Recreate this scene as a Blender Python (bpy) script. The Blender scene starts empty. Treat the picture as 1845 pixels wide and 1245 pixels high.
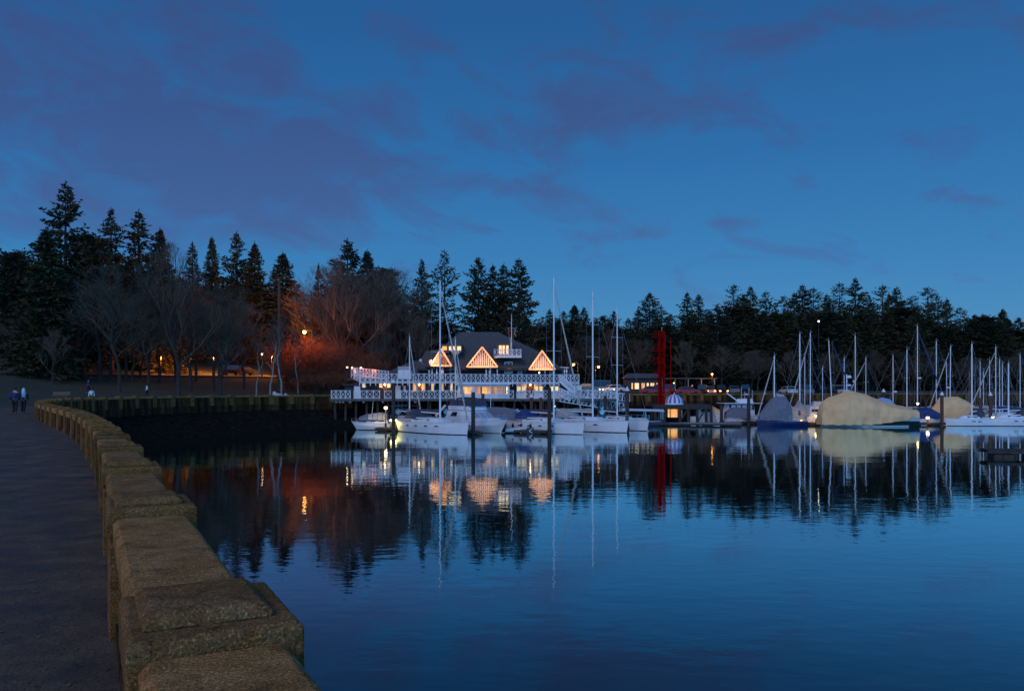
import bpy, math, random
from mathutils import Vector, noise as mnoise
R = math.radians
rnd = random.Random(11)
scene = bpy.context.scene
col = scene.collection

# ---------------------------------------------------------------- camera, sky, sun, exposure
CZ, F, CX, HY = 4.8, 1435.0, 922.5, 700.0        # eye height over the water, focal length / centre / horizon of the 1845 px photograph
cam = bpy.data.cameras.new("camera"); camo = bpy.data.objects.new("camera", cam); col.objects.link(camo)
cam.sensor_width = 36; cam.lens = 36 * F / 1845
cam.shift_y = (HY - 622.5) / 1845
cam.clip_start = 0.05; cam.clip_end = 9000
camo.location = (0, 0, CZ); camo.rotation_euler = (R(90), 0, 0)
scene.camera = camo
scene.view_settings.view_transform = 'Standard'; scene.view_settings.look = 'None'
scene.view_settings.exposure = 0.0; scene.view_settings.gamma = 1.0; scene.view_settings.use_curve_mapping = False
scene.cycles.use_denoising = True
scene.cycles.max_bounces = 6; scene.cycles.diffuse_bounces = 2; scene.cycles.glossy_bounces = 3
scene.cycles.transparent_max_bounces = 8
scene.cycles.sample_clamp_indirect = 3.0

SUN_EL, SUN_AZ = 34.0, 205.0       # the last glow of the evening, behind the camera (compass degrees, 0 = +Y)
w = bpy.data.worlds.new("World"); scene.world = w; w.use_nodes = True
nt = w.node_tree; nt.nodes.clear()
def N(tree, t, **kw):
    n = tree.nodes.new(t)
    for k, v in kw.items():
        if k.startswith('i_'):
            n.inputs[int(k[2:])].default_value = v
        else:
            setattr(n, k, v)
    return n
def ramp(tree, stops, interp='LINEAR'):
    n = tree.nodes.new('ShaderNodeValToRGB'); cr = n.color_ramp; cr.interpolation = interp
    while len(cr.elements) > 1: cr.elements.remove(cr.elements[-1])
    for i, (p, c) in enumerate(stops):
        e = cr.elements[0] if i == 0 else cr.elements.new(p)
        e.position = p
        e.color = (*c, 1) if len(c) == 3 else c
    return n
L_ = nt.links.new
tc = N(nt, 'ShaderNodeTexCoord'); sep = N(nt, 'ShaderNodeSeparateXYZ'); L_(tc.outputs['Generated'], sep.inputs[0])
grad = ramp(nt, [(0.0, (.080, .270, .50)), (.06, (.052, .258, .52)), (.15, (.027, .196, .475)), (.27, (.015, .142, .395)), (.40, (.012, .104, .31)), (.7, (.008, .050, .18)), (1.0, (.006, .035, .13))])
L_(sep.outputs['Z'], grad.inputs[0])
# clouds: broken banks placed by azimuth and elevation, torn up by noise
def mth(op, a, b=None, c=None):
    n = N(nt, 'ShaderNodeMath', operation=op)
    for k, v in enumerate((a, b, c)):
        if v is None: continue
        if isinstance(v, (int, float)): n.inputs[k].default_value = v
        else: L_(v, n.inputs[k])
    return n.outputs[0]
az = mth('ARCTAN2', sep.outputs['X'], sep.outputs['Y']); el = mth('ARCSINE', sep.outputs['Z'])
cmb = N(nt, 'ShaderNodeCombineXYZ'); L_(mth('MULTIPLY_ADD', az, 7.5, mth('MULTIPLY', el, 4.0)), cmb.inputs[0]); L_(mth('MULTIPLY', el, 14.0), cmb.inputs[1])
n1 = N(nt, 'ShaderNodeTexNoise'); n1.inputs['Scale'].default_value = 1.0; n1.inputs['Detail'].default_value = 9; n1.inputs['Roughness'].default_value = .60; n1.inputs['Distortion'].default_value = .5
L_(cmb.outputs[0], n1.inputs['Vector'])
tot = mth('MULTIPLY', n1.outputs['Fac'], 1.0)
for a0, e0, sa, se, w_ in ((-.46, .30, .32, .15, .27), (-.27, .26, .15, .05, .15), (.10, .33, .14, .050, .20), (.26, .395, .15, .025, .16), (.27, .20, .050, .010, .15), (.14, .187, .06, .009, .14), (-.04, .25, .08, .014, .14), (-.46, .19, .24, .03, .07), (.55, .27, .10, .02, .05)):
    da = mth('POWER', mth('DIVIDE', mth('SUBTRACT', az, a0), sa), 2.0); de = mth('POWER', mth('DIVIDE', mth('SUBTRACT', el, e0), se), 2.0)
    tot = mth('MULTIPLY_ADD', mth('EXPONENT', mth('MULTIPLY', mth('ADD', da, de), -1.0)), w_, tot)
cm = ramp(nt, [(.555, (0, 0, 0)), (.63, (.42, .42, .42)), (.76, (.92, .92, .92))]); L_(tot, cm.inputs[0])
cc = ramp(nt, [(0.0, (.075, .19, .42)), (.15, (.046, .118, .33)), (.3, (.035, .084, .26)), (.55, (.03, .06, .19))]); L_(sep.outputs['Z'], cc.inputs[0])
mx = N(nt, 'ShaderNodeMix', data_type='RGBA'); L_(cm.outputs[0], mx.inputs[0]); L_(grad.outputs[0], mx.inputs[6]); L_(cc.outputs[0], mx.inputs[7])
sky = N(nt, 'ShaderNodeTexSky', sky_type='NISHITA'); sky.sun_disc = False; sky.sun_elevation = R(2.0); sky.sun_rotation = R(SUN_AZ); sky.dust_density = 1.5
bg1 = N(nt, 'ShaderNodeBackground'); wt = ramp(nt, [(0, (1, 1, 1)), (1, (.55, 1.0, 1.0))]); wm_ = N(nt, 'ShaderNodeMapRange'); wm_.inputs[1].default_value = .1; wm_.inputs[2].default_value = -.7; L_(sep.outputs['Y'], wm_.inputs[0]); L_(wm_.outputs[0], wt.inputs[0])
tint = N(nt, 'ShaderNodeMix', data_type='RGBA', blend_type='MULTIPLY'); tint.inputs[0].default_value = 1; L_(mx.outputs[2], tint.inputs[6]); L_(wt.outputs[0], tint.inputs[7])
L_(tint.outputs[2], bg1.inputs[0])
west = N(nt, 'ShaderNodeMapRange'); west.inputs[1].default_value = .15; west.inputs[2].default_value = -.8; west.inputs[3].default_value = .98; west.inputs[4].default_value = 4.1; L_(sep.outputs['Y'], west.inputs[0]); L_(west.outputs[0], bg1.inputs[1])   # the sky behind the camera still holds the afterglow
bg2 = N(nt, 'ShaderNodeBackground'); L_(sky.outputs[0], bg2.inputs[0]); bg2.inputs[1].default_value = 0.012
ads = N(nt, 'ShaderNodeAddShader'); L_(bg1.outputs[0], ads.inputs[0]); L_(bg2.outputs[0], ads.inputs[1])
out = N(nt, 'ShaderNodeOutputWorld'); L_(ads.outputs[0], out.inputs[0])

sun = bpy.data.lights.new("sun", 'SUN'); sun.energy = 0.72; sun.angle = R(24); sun.color = (1.0, .68, .38)
so = bpy.data.objects.new("sun", sun); col.objects.link(so)
so.rotation_euler = (R(90 - SUN_EL), 0, R(180 - SUN_AZ) + R(180) - R(180))
_d = Vector((math.sin(R(SUN_AZ)) * math.cos(R(SUN_EL)), math.cos(R(SUN_AZ)) * math.cos(R(SUN_EL)), math.sin(R(SUN_EL))))
so.rotation_euler = _d.to_track_quat('Z', 'Y').to_euler()

# ---------------------------------------------------------------- helpers
def P(px, py, Y):
    return Vector(((px - CX) / F * Y, Y, CZ + (HY - py) / F * Y))
def PX(px, Y): return (px - CX) / F * Y
def PZ(py, Y): return CZ + (HY - py) / F * Y

def mat(name, base=(.5, .5, .5), rough=.6, metal=0.0, var=0.0, vscale=3.0, bump=0.0, bscale=20.0, emit=None, estr=0.0, spec=.5, stretch=(1, 1, 1), col2=None, cscale=None):
    m = bpy.data.materials.new(name); m.use_nodes = True
    t = m.node_tree; b = t.nodes['Principled BSDF']
    b.inputs['Base Color'].default_value = (*base, 1); b.inputs['Roughness'].default_value = rough; b.inputs['Metallic'].default_value = metal
    b.inputs['Specular IOR Level'].default_value = spec
    if var or bump or col2:
        c = t.nodes.new('ShaderNodeTexCoord'); mpn = t.nodes.new('ShaderNodeMapping'); mpn.inputs['Scale'].default_value = stretch
        t.links.new(c.outputs['Object'], mpn.inputs[0])
    if var or col2:
        n = t.nodes.new('ShaderNodeTexNoise'); n.inputs['Scale'].default_value = vscale; n.inputs['Detail'].default_value = 6; n.inputs['Roughness'].default_value = .6
        t.links.new(mpn.outputs[0], n.inputs['Vector'])
        c2 = col2 or tuple(min(1, x * (1 + var)) for x in base)
        c1 = tuple(x * (1 - var) for x in base)
        r = ramp(t, [(.33, c1), (.67, c2)]); t.links.new(n.outputs['Fac'], r.inputs[0]); t.links.new(r.outputs[0], b.inputs['Base Color'])
    if bump:
        n2 = t.nodes.new('ShaderNodeTexNoise'); n2.inputs['Scale'].default_value = bscale; n2.inputs['Detail'].default_value = 5
        t.links.new(mpn.outputs[0], n2.inputs['Vector'])
        bp = t.nodes.new('ShaderNodeBump'); bp.inputs['Strength'].default_value = bump; bp.inputs['Distance'].default_value = .05
        t.links.new(n2.outputs['Fac'], bp.inputs['Height']); t.links.new(bp.outputs[0], b.inputs['Normal'])
    if emit:
        b.inputs['Emission Color'].default_value = (*emit, 1); b.inputs['Emission Strength'].default_value = estr
    return m

M = {}
M['white'] = mat('white_paint', (.74, .75, .76), .45, var=.06, vscale=2)
M['gel'] = mat('white_gelcoat', (.78, .79, .80), .25, var=.05, vscale=1.2)
M['gel2'] = mat('aged_gelcoat', (.62, .62, .58), .4, var=.10, vscale=2)
M['alu'] = mat('mast_aluminium', (.82, .83, .84), .5)
M['steel'] = mat('steel', (.55, .56, .58), .3, metal=.9)
M['wire'] = mat('wire', (.35, .36, .38), .4)
M['boot'] = mat('dark_boot_stripe', (.02, .025, .04), .5)
M['glass'] = mat('tinted_glass', (.015, .018, .025), .08)
M['canvas_dark'] = mat('dark_canvas', (.05, .06, .085), .9, var=.2, bump=.3, bscale=8)
M['canvas_blue'] = mat('blue_canvas', (.02, .045, .16), .85, var=.2, bump=.3, bscale=8)
M['canvas_sky'] = mat('bright_blue_tarp', (.03, .22, .55), .7, var=.15, bump=.4, bscale=6)
M['canvas_grey'] = mat('grey_blue_tarp', (.16, .165, .20), .8, var=.15, bump=.5, bscale=4)
M['canvas_tan'] = mat('tan_tarp', (.84, .51, .24), .85, var=.08, vscale=1.2, bump=.6, bscale=2.2)
M['canvas_clear'] = mat('pale_canvas', (.42, .40, .36), .6, var=.2)
M['hull_blue'] = mat('blue_hull', (.008, .022, .12), .3)
M['hull_green'] = mat('green_hull', (.006, .03, .022), .3)
M['stripe_pale'] = mat('pale_waterline', (.34, .44, .46), .5)
M['teak'] = mat('teak', (.22, .13, .07), .6, var=.2)
M['rubber'] = mat('black_fender', (.02, .02, .025), .6)
M['fender'] = mat('white_fender', (.7, .7, .68), .5)
M['pile'] = mat('creosoted_timber', (.05, .04, .034), .9, var=.35, vscale=4, bump=.6, bscale=12, stretch=(1, 1, .2))
M['pile_brown'] = mat('brown_timber', (.11, .05, .03), .85, var=.3, vscale=4, stretch=(1, 1, .2))
M['dock'] = mat('weathered_dock', (.10, .095, .09), .9, var=.25, bump=.4, bscale=9)
M['dock_pale'] = mat('pale_dock', (.26, .28, .30), .8, var=.2, bump=.3, bscale=6)
M['charcoal'] = mat('charcoal_shingle', (.045, .042, .045), .85, var=.25, vscale=5, bump=.4, bscale=25)
M['roof'] = mat('roof_shingle', (.085, .078, .078), .9, var=.22, vscale=6, bump=.5, bscale=30, stretch=(1, 1, 3))
M['red'] = mat('red_steel', (.36, .003, .003), .8, var=.1, spec=.05)
M['lit'] = mat('lit_window', (.8, .6, .3), .5, emit=(1, .56, .18), estr=1.2)
M['lit_pale'] = mat('lit_window_pale', (.8, .7, .5), .5, emit=(1, .66, .28), estr=1.05)
M['lit_dim'] = mat('dim_lit_window', (.6, .35, .2), .5, emit=(1, .46, .2), estr=.38)
M['lit_orange'] = mat('orange_lit_window', (.8, .4, .1), .5, emit=(1, .36, .07), estr=1.2)
M['rope'] = mat('rope_light', (.9, .6, .3), .5, emit=(1, .36, .06), estr=.85)
M['bulb'] = mat('sodium_bulb', (1, .8, .5), .5, emit=(1, .36, .06), estr=8)
M['bulb_warm'] = mat('warm_bulb', (1, .9, .7), .5, emit=(1, .68, .34), estr=9)
M['bulb_yellow'] = mat('yellow_bulb', (1, .9, .5), .5, emit=(1, .75, .25), estr=8)
M['bulb_white'] = mat('white_bulb', (1, 1, 1), .5, emit=(1, .92, .8), estr=6)
M['bulb_green'] = mat('green_bulb', (.3, 1, .3), .5, emit=(.15, 1, .25), estr=1.2)
M['bulb_red'] = mat('red_bulb', (1, .2, .1), .5, emit=(1, .08, .04), estr=2)
M['iron'] = mat('dark_iron', (.03, .03, .032), .6)
M['bark'] = mat('grey_bark', (.045, .036, .028), .95, var=.3, vscale=2, bump=.5, bscale=10, stretch=(1, 1, .3))
M['bark_pale'] = mat('pale_bark', (.25, .24, .22), .9, var=.35, vscale=3)
M['twig'] = mat('twigs', (.100, .074, .050), .9, var=.25, vscale=.3)
M['twig_lamplit'] = mat('lamp_tinted_twigs', (.19, .07, .032), .9, var=.25, vscale=.4)  # red glow of the sodium lamp put into the twig colour
M['leaf_a'] = mat('fir_needles', (.055, .052, .026), .9, var=.5, vscale=.22, spec=.1)
M['leaf_b'] = mat('cedar_foliage', (.055, .052, .024), .9, var=.5, vscale=.25, spec=.1)
M['leaf_c'] = mat('dark_needles', (.046, .044, .024), .9, var=.4, vscale=.25, spec=.1)
M['leaf_d'] = mat('ivy_green', (.04, .06, .025), .9, var=.4, vscale=.4, spec=.1)
M['skin'] = mat('skin', (.45, .28, .2), .6)
M['hair'] = mat('dark_hair', (.03, .02, .015), .7)
M['cloth_navy'] = mat('navy_jacket', (.035, .03, .13), .85)
M['cloth_black'] = mat('black_cloth', (.015, .015, .018), .85)
M['cloth_white'] = mat('white_cloth', (.7, .7, .75), .8)
M['cloth_purple'] = mat('purple_cloth', (.06, .03, .16), .85)
M['cloth_red'] = mat('red_cloth', (.3, .03, .03), .85)
M['car_dark'] = mat('dark_car_paint', (.012, .012, .014), .5, spec=.15)
M['car_white'] = mat('white_car_paint', (.6, .6, .6), .25)
M['car_red'] = mat('red_car_paint', (.35, .02, .02), .25)
M['car_grey'] = mat('grey_car_paint', (.16, .16, .17), .25)
M['tyre'] = mat('tyre', (.02, .02, .02), .9)
M['granite'] = mat('pale_granite', (.40, .43, .42), .8, var=.2, vscale=3)

# concrete of the sea wall: aggregate specks, dark grime patches, yellow-brown lichen; warm lamp light is put into the base tones
def concrete(name, tone=1.0, lich=.5, streak=False):
    m = bpy.data.materials.new(name); m.use_nodes = True; t = m.node_tree; b = t.nodes['Principled BSDF']
    b.inputs['Roughness'].default_value = .95; b.inputs['Specular IOR Level'].default_value = .2
    c = t.nodes.new('ShaderNodeTexCoord')
    def noise(s, d=6, r=.6):
        n = t.nodes.new('ShaderNodeTexNoise'); n.inputs['Scale'].default_value = s; n.inputs['Detail'].default_value = d; n.inputs['Roughness'].default_value = r
        t.links.new(c.outputs['Object'], n.inputs['Vector']); return n
    k = tone
    nA = noise(2.6, 8, .65); rA = ramp(t, [(.3, (.27 * k, .120 * k, .030 * k)), (.5, (.43 * k, .205 * k, .060 * k)), (.7, (.52 * k, .285 * k, .11 * k))]); t.links.new(nA.outputs['Fac'], rA.inputs[0])
    nB = noise(1.7, 5, .6); rB = ramp(t, [(.5, (0, 0, 0)), (.66, (lich, lich, lich))]); t.links.new(nB.outputs['Fac'], rB.inputs[0])
    m1 = N(t, 'ShaderNodeMix', data_type='RGBA'); t.links.new(rB.outputs[0], m1.inputs[0]); t.links.new(rA.outputs[0], m1.inputs[6]); m1.inputs[7].default_value = (.34 * k, .19 * k, .035 * k, 1)
    nC = noise(95, 3, .75); rC = ramp(t, [(.32, (.30, .30, .30)), (.47, (.90, .90, .90)), (.58, (1.2, 1.2, 1.2)), (.68, (2.9, 2.9, 3.1))]); t.links.new(nC.outputs['Fac'], rC.inputs[0])
    m2 = N(t, 'ShaderNodeMix', data_type='RGBA', blend_type='MULTIPLY'); m2.inputs[0].default_value = 1; t.links.new(m1.outputs[2], m2.inputs[6]); t.links.new(rC.outputs[0], m2.inputs[7])
    nE = noise(9, 6, .7); rE = ramp(t, [(.34, (.42, .40, .38)), (.52, (1, 1, 1))]); t.links.new(nE.outputs['Fac'], rE.inputs[0])
    m3 = N(t, 'ShaderNodeMix', data_type='RGBA', blend_type='MULTIPLY'); m3.inputs[0].default_value = .8; t.links.new(m2.outputs[2], m3.inputs[6]); t.links.new(rE.outputs[0], m3.inputs[7])
    oi = N(t, 'ShaderNodeObjectInfo'); rO = ramp(t, [(0, (.74, .74, .78)), (.5, (1, 1, 1)), (1, (1.12, 1.08, 1.0))]); t.links.new(oi.outputs['Random'], rO.inputs[0])
    mO = N(t, 'ShaderNodeMix', data_type='RGBA', blend_type='MULTIPLY'); mO.inputs[0].default_value = 1; t.links.new(m3.outputs[2], mO.inputs[6]); t.links.new(rO.outputs[0], mO.inputs[7])
    fin = mO.outputs[2]
    if streak:      # soot and algae runs down the vertical faces
        mpp = N(t, 'ShaderNodeMapping'); mpp.inputs['Scale'].default_value = (1, 1, .06); t.links.new(c.outputs['Object'], mpp.inputs[0])
        nS = N(t, 'ShaderNodeTexNoise'); nS.inputs['Scale'].default_value = 1.3; nS.inputs['Detail'].default_value = 6; t.links.new(mpp.outputs[0], nS.inputs['Vector'])
        rS = ramp(t, [(.42, (.16, .15, .13)), (.56, (.6, .58, .52)), (.68, (1.25, 1.2, 1.1))]); t.links.new(nS.outputs['Fac'], rS.inputs[0])
        m4 = N(t, 'ShaderNodeMix', data_type='RGBA', blend_type='MULTIPLY'); m4.inputs[0].default_value = 1; t.links.new(fin, m4.inputs[6]); t.links.new(rS.outputs[0], m4.inputs[7]); fin = m4.outputs[2]
    t.links.new(fin, b.inputs['Base Color'])
    bp = t.nodes.new('ShaderNodeBump'); bp.inputs['Strength'].default_value = .9; bp.inputs['Distance'].default_value = .012
    ad = t.nodes.new('ShaderNodeMath'); ad.operation = 'ADD'; t.links.new(nC.outputs['Fac'], ad.inputs[0]); t.links.new(nE.outputs['Fac'], ad.inputs[1])
    t.links.new(ad.outputs[0], bp.inputs['Height']); t.links.new(bp.outputs[0], b.inputs['Normal'])
    return m
M['conc'] = concrete('lamp_warmed_concrete', .98)
M['conc2'] = concrete('pier_concrete', .58, .5)
M['retain'] = concrete('retaining_stone', .34, .25, True)
M['panel'] = concrete('stained_wall_panel', .42, .4, True)

class MB:
    def __init__(s): s.v = []; s.f = []; s.m = []; s.mi = 0
    def add(s, vs, fs, mi=None):
        o = len(s.v); s.v.extend([tuple(p) for p in vs]); k = s.mi if mi is None else mi
        for f in fs: s.f.append(tuple(i + o for i in f)); s.m.append(k)
        return s
    def box(s, c, d, rz=0, mi=None):
        cx, cy, cz = c; a, b, h = d[0] / 2, d[1] / 2, d[2] / 2; cs, sn = math.cos(rz), math.sin(rz)
        vs = []
        for z in (-h, h):
            for x, y in ((-a, -b), (a, -b), (a, b), (-a, b)): vs.append((cx + x * cs - y * sn, cy + x * sn + y * cs, cz + z))
        return s.add(vs, [(0, 3, 2, 1), (4, 5, 6, 7), (0, 1, 5, 4), (1, 2, 6, 5), (2, 3, 7, 6), (3, 0, 4, 7)], mi)
    def bar(s, p, q, r1, r2=None, n=6, mi=None, cap=True):
        r2 = r1 if r2 is None else r2
        p, q = Vector(p), Vector(q); d = q - p
        if d.length < 1e-6: return s
        d.normalize(); u = d.orthogonal().normalized(); v = d.cross(u)
        vs = [p + (u * math.cos(2 * math.pi * i / n) + v * math.sin(2 * math.pi * i / n)) * r1 for i in range(n)] + \
             [q + (u * math.cos(2 * math.pi * i / n) + v * math.sin(2 * math.pi * i / n)) * r2 for i in range(n)]
        fs = [(i, (i + 1) % n, n + (i + 1) % n, n + i) for i in range(n)]
        if cap: fs += [tuple(reversed(range(n))), tuple(range(n, 2 * n))]
        return s.add(vs, fs, mi)
    def path(s, pts, r, n=6, mi=None):
        for a, b in zip(pts, pts[1:]): s.bar(a, b, r, r, n, mi)
        return s
    def beam(s, p, q, wd, ht, mi=None):         # rectangular bar, wd across, ht up
        p, q = Vector(p), Vector(q); d = (q - p).normalized()
        up = Vector((0, 0, 1)) if abs(d.z) < .95 else Vector((0, 1, 0))
        side = d.cross(up).normalized(); u = side.cross(d).normalized()
        vs = [e + side * (a * wd / 2) + u * (b * ht / 2) for e in (p, q) for a, b in ((-1, -1), (1, -1), (1, 1), (-1, 1))]
        return s.add(vs, [(0, 1, 2, 3), (7, 6, 5, 4), (0, 4, 5, 1), (1, 5, 6, 2), (2, 6, 7, 3), (3, 7, 4, 0)], mi)
    def loft(s, rings, mi=None, caps=True, closed=True):
        n = len(rings[0]); vs = [p for r in rings for p in r]; fs = []
        for k in range(len(rings) - 1):
            for i in range(n if closed else n - 1):
                j = (i + 1) % n
                fs.append((k * n + i, k * n + j, (k + 1) * n + j, (k + 1) * n + i))
        if caps and closed: fs += [tuple(reversed(range(n))), tuple(range((len(rings) - 1) * n, len(rings) * n))]
        return s.add(vs, fs, mi)
    def lathe(s, c, prof, n=12, mi=None):
        rings = [[(c[0] + r * math.cos(2 * math.pi * i / n), c[1] + r * math.sin(2 * math.pi * i / n), c[2] + z) for i in range(n)] for r, z in prof]
        return s.loft(rings, mi)
    def ball(s, c, r, n=10, mi=None, sz=1):
        return s.lathe(c, [(max(.001, r * math.sin(math.pi * k / 6)), -r * sz * math.cos(math.pi * k / 6)) for k in range(7)], n, mi)
    def build(s, name, mats, parent=None, smooth=False, rel=False):
        if not isinstance(mats, (list, tuple)): mats = [mats]
        vs = s.v
        if rel and parent is not None:
            l = parent.location; vs = [(x - l[0], y - l[1], z - l[2]) for x, y, z in vs]
        me = bpy.data.meshes.new(name); me.from_pydata(vs, [], s.f)
        for m in mats: me.materials.append(m)
        if len(mats) > 1: me.polygons.foreach_set('material_index', s.m)
        if smooth: me.polygons.foreach_set('use_smooth', [True] * len(s.f))
        me.update()
        o = bpy.data.objects.new(name, me); col.objects.link(o)
        if parent is not None: o.parent = parent
        return o
def tag(o, label=None, cat=None, group=None, kind=None):
    if label: o['label'] = label
    if cat: o['category'] = cat
    if group: o['group'] = group
    if kind: o['kind'] = kind
    return o
def empty(name, loc, rz=0, label=None, cat=None, group=None):
    o = bpy.data.objects.new(name, None); col.objects.link(o); o.location = loc; o.rotation_euler = (0, 0, rz); o.empty_display_size = .3
    return tag(o, label, cat, group)
def copy_tree(o, parent=None):
    c = o.copy(); col.objects.link(c); c.parent = parent
    for ch in list(o.children): copy_tree(ch, c)
    return c
def point_light(name, loc, power, color, r=.15, parent=None):
    l = bpy.data.lights.new(name, 'POINT'); l.energy = power; l.color = color; l.shadow_soft_size = r
    o = bpy.data.objects.new(name, l); col.objects.link(o); o.location = loc; o.visible_glossy = False
    if parent is not None:
        o.parent = parent; o.location = Vector(loc) - parent.location
    return o

# ---------------------------------------------------------------- shore line and ground
ctrl = [(58.4, -110), (21.6, -40), (5.71, -10), (.41, 0), (-2.77, 6), (-5.42, 11), (-9.3, 18), (-15.0, 27.5), (-21.4, 37), (-27.6, 46.5), (-32.6, 56), (-36, 65), (-37.6, 74), (-37.2, 82),
        (-35, 90), (-31, 98), (-25, 105), (-17, 110.5), (-5, 116), (10, 121), (30, 127), (60, 134), (100, 141.5), (160, 149), (260, 156), (420, 163), (900, 178)]
def catmull(pts, n=12):
    o = []
    for i in range(len(pts) - 1):
        p0 = Vector(pts[max(i - 1, 0)]); p1 = Vector(pts[i]); p2 = Vector(pts[i + 1]); p3 = Vector(pts[min(i + 2, len(pts) - 1)])
        d1 = (p2 - p0) / max((p2 - p1).length + (p1 - p0).length, 1e-6) * (p2 - p1).length if i else (p2 - p1)
        d2 = (p3 - p1) / max((p3 - p2).length + (p2 - p1).length, 1e-6) * (p2 - p1).length if i < len(pts) - 2 else (p2 - p1)
        for k in range(n):
            t = k / n
            o.append((2 * t**3 - 3 * t**2 + 1) * p1 + (t**3 - 2 * t**2 + t) * d1 + (-2 * t**3 + 3 * t**2) * p2 + (t**3 - t**2) * d2)
    o.append(Vector(pts[-1])); return o
coast = catmull(ctrl, 10)
arc = [0]
for a, b in zip(coast, coast[1:]): arc.append(arc[-1] + (b - a).length)
def coast_at(s):
    import bisect
    i = min(max(bisect.bisect_right(arc, s) - 1, 0), len(coast) - 2)
    t = (s - arc[i]) / (arc[i + 1] - arc[i]); p = coast[i].lerp(coast[i + 1], t)
    a = coast[max(i - 1, 0)]; b = coast[min(i + 2, len(coast) - 1)]; d0 = (coast[i + 1] - a).normalized(); d1 = (b - coast[i]).normalized()
    d = d0.lerp(d1, t).normalized()
    return p, d, Vector((-d.y, d.x))          # point, heading, landward normal
PATH_Z = CZ - 1.65
def hf(x): t = min(1, max(0, (28 - x) / 26)); return t * t * (3 - 2 * t)
prof_l = [(0, 3.1), (7.2, 3.1), (12, 3.4), (25, 4.7), (34, 6.4), (38, 7.0), (46, 7.2), (60, 9.2), (90, 12.5), (200, 22), (600, 40)]
prof_r = [(0, 3.1), (7.2, 3.1), (12, 3.3), (25, 3.8), (34, 4.0), (38, 4.0), (46, 4.1), (60, 5.0), (90, 9.0), (200, 20), (600, 34)]
def interp(pr, o):
    for (a, za), (b, zb) in zip(pr, pr[1:]):
        if o <= b: return za + (zb - za) * max(0, (o - a)) / (b - a)
    return pr[-1][1]
def prof(o, x):
    h = hf(x); return interp(prof_l, o) * h + interp(prof_r, o) * (1 - h)
def gz(x, y):
    p = Vector((x, y)); best = 1e9; bx = 0
    for i in range(0, len(coast)):
        d = (coast[i] - p).length
        if d < best: best = d; bx = coast[i].x
    return prof(best, bx)

offs = [0.05, 3, 7.2, 9, 12, 16, 20, 25, 29, 34, 40, 46, 53, 60, 75, 90, 120, 160, 200, 300, 450, 600]
g = MB(); ns = 0
ss = [arc[-1] * 0]
s_ = 0
while s_ < arc[-1]:
    ss.append(s_); s_ += 3.0 if s_ < arc[-1] - 520 else 10
ss = sorted(set(ss)) + [arc[-1] - .01]
for s0 in ss:
    p, d, n = coast_at(s0)
    for o in offs:
        q = p + n * o; z = prof(o, p.x)
        if o > 9: z += (mnoise.noise(Vector((q.x * .06, q.y * .06, 0))) * .35 + mnoise.noise(Vector((q.x * .02, q.y * .02, 3))) * min(2, o * .012)) * (0 if 33 < o < 47 else .25 if o < 34 else 1)
        g.v.append((q.x, q.y, z))
K = len(offs)
for i in range(len(ss) - 1):
    for j in range(K - 1): g.f.append((i * K + j, (i + 1) * K + j, (i + 1) * K + j + 1, i * K + j + 1)); g.m.append(0)
M['grass'] = mat('dusk_grass', (.045, .055, .022), .95, var=.35, vscale=.35, col2=(.052, .050, .026), bump=.6, bscale=3)
o = g.build('ground', M['grass'], smooth=True); tag(o, kind='structure')

def ribbon(name, m, s0, s1, o0, o1, dz, step=2.0, thick=.05):
    b = MB(); k = 0; s = s0; rows = []
    while s <= s1:
        p, d, n = coast_at(s); a = p + n * o0; c = p + n * o1
        za = prof(o0, p.x) + dz; zc = prof(o1, p.x) + dz
        rows.append([(a.x, a.y, za - thick), (a.x, a.y, za), (c.x, c.y, zc), (c.x, c.y, zc - thick)]); s += step
    b.loft(rows); o = b.build(name, m); tag(o, kind='structure'); return o
S0 = 0
for i, c in enumerate(coast):
    if abs(c.y) < .2 and abs(c.x - .41) < .2: S0 = arc[i]; break
# asphalt promenade with damp blotches and grit
def asphalt(name, c1, c2, c3):
    m = bpy.data.materials.new(name); m.use_nodes = True; t = m.node_tree; b = t.nodes['Principled BSDF']; b.inputs['Specular IOR Level'].default_value = .3
    c = t.nodes.new('ShaderNodeTexCoord')
    n = N(t, 'ShaderNodeTexNoise'); n.inputs['Scale'].default_value = 1.6; n.inputs['Detail'].default_value = 8; n.inputs['Roughness'].default_value = .65
    t.links.new(c.outputs['Object'], n.inputs['Vector']); r = ramp(t, [(.30, c1), (.5, c2), (.72, c3)]); t.links.new(n.outputs['Fac'], r.inputs[0])
    n2 = N(t, 'ShaderNodeTexNoise'); n2.inputs['Scale'].default_value = 55; n2.inputs['Detail'].default_value = 3
    t.links.new(c.outputs['Object'], n2.inputs['Vector']); r2 = ramp(t, [(.3, (.45, .45, .45)), (.5, (1, 1, 1)), (.68, (1.3, 1.3, 1.3)), (.8, (3, 3, 3))]); t.links.new(n2.outputs['Fac'], r2.inputs[0])
    m2 = N(t, 'ShaderNodeMix', data_type='RGBA', blend_type='MULTIPLY'); m2.inputs[0].default_value = 1; t.links.new(r.outputs[0], m2.inputs[6]); t.links.new(r2.outputs[0], m2.inputs[7])
    t.links.new(m2.outputs[2], b.inputs['Base Color'])
    rr = ramp(t, [(.38, (.55, .55, .55)), (.6, (.95, .95, .95))]); t.links.new(n.outputs['Fac'], rr.inputs[0]); t.links.new(rr.outputs[0], b.inputs['Roughness'])
    bp = N(t, 'ShaderNodeBump'); bp.inputs['Strength'].default_value = .5; bp.inputs['Distance'].default_value = .006; t.links.new(n2.outputs['Fac'], bp.inputs['Height']); t.links.new(bp.outputs[0], b.inputs['Normal'])
    return m
M['asph'] = asphalt('path_asphalt', (.030, .022, .014), (.105, .075, .048), (.18, .138, .096))
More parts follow.
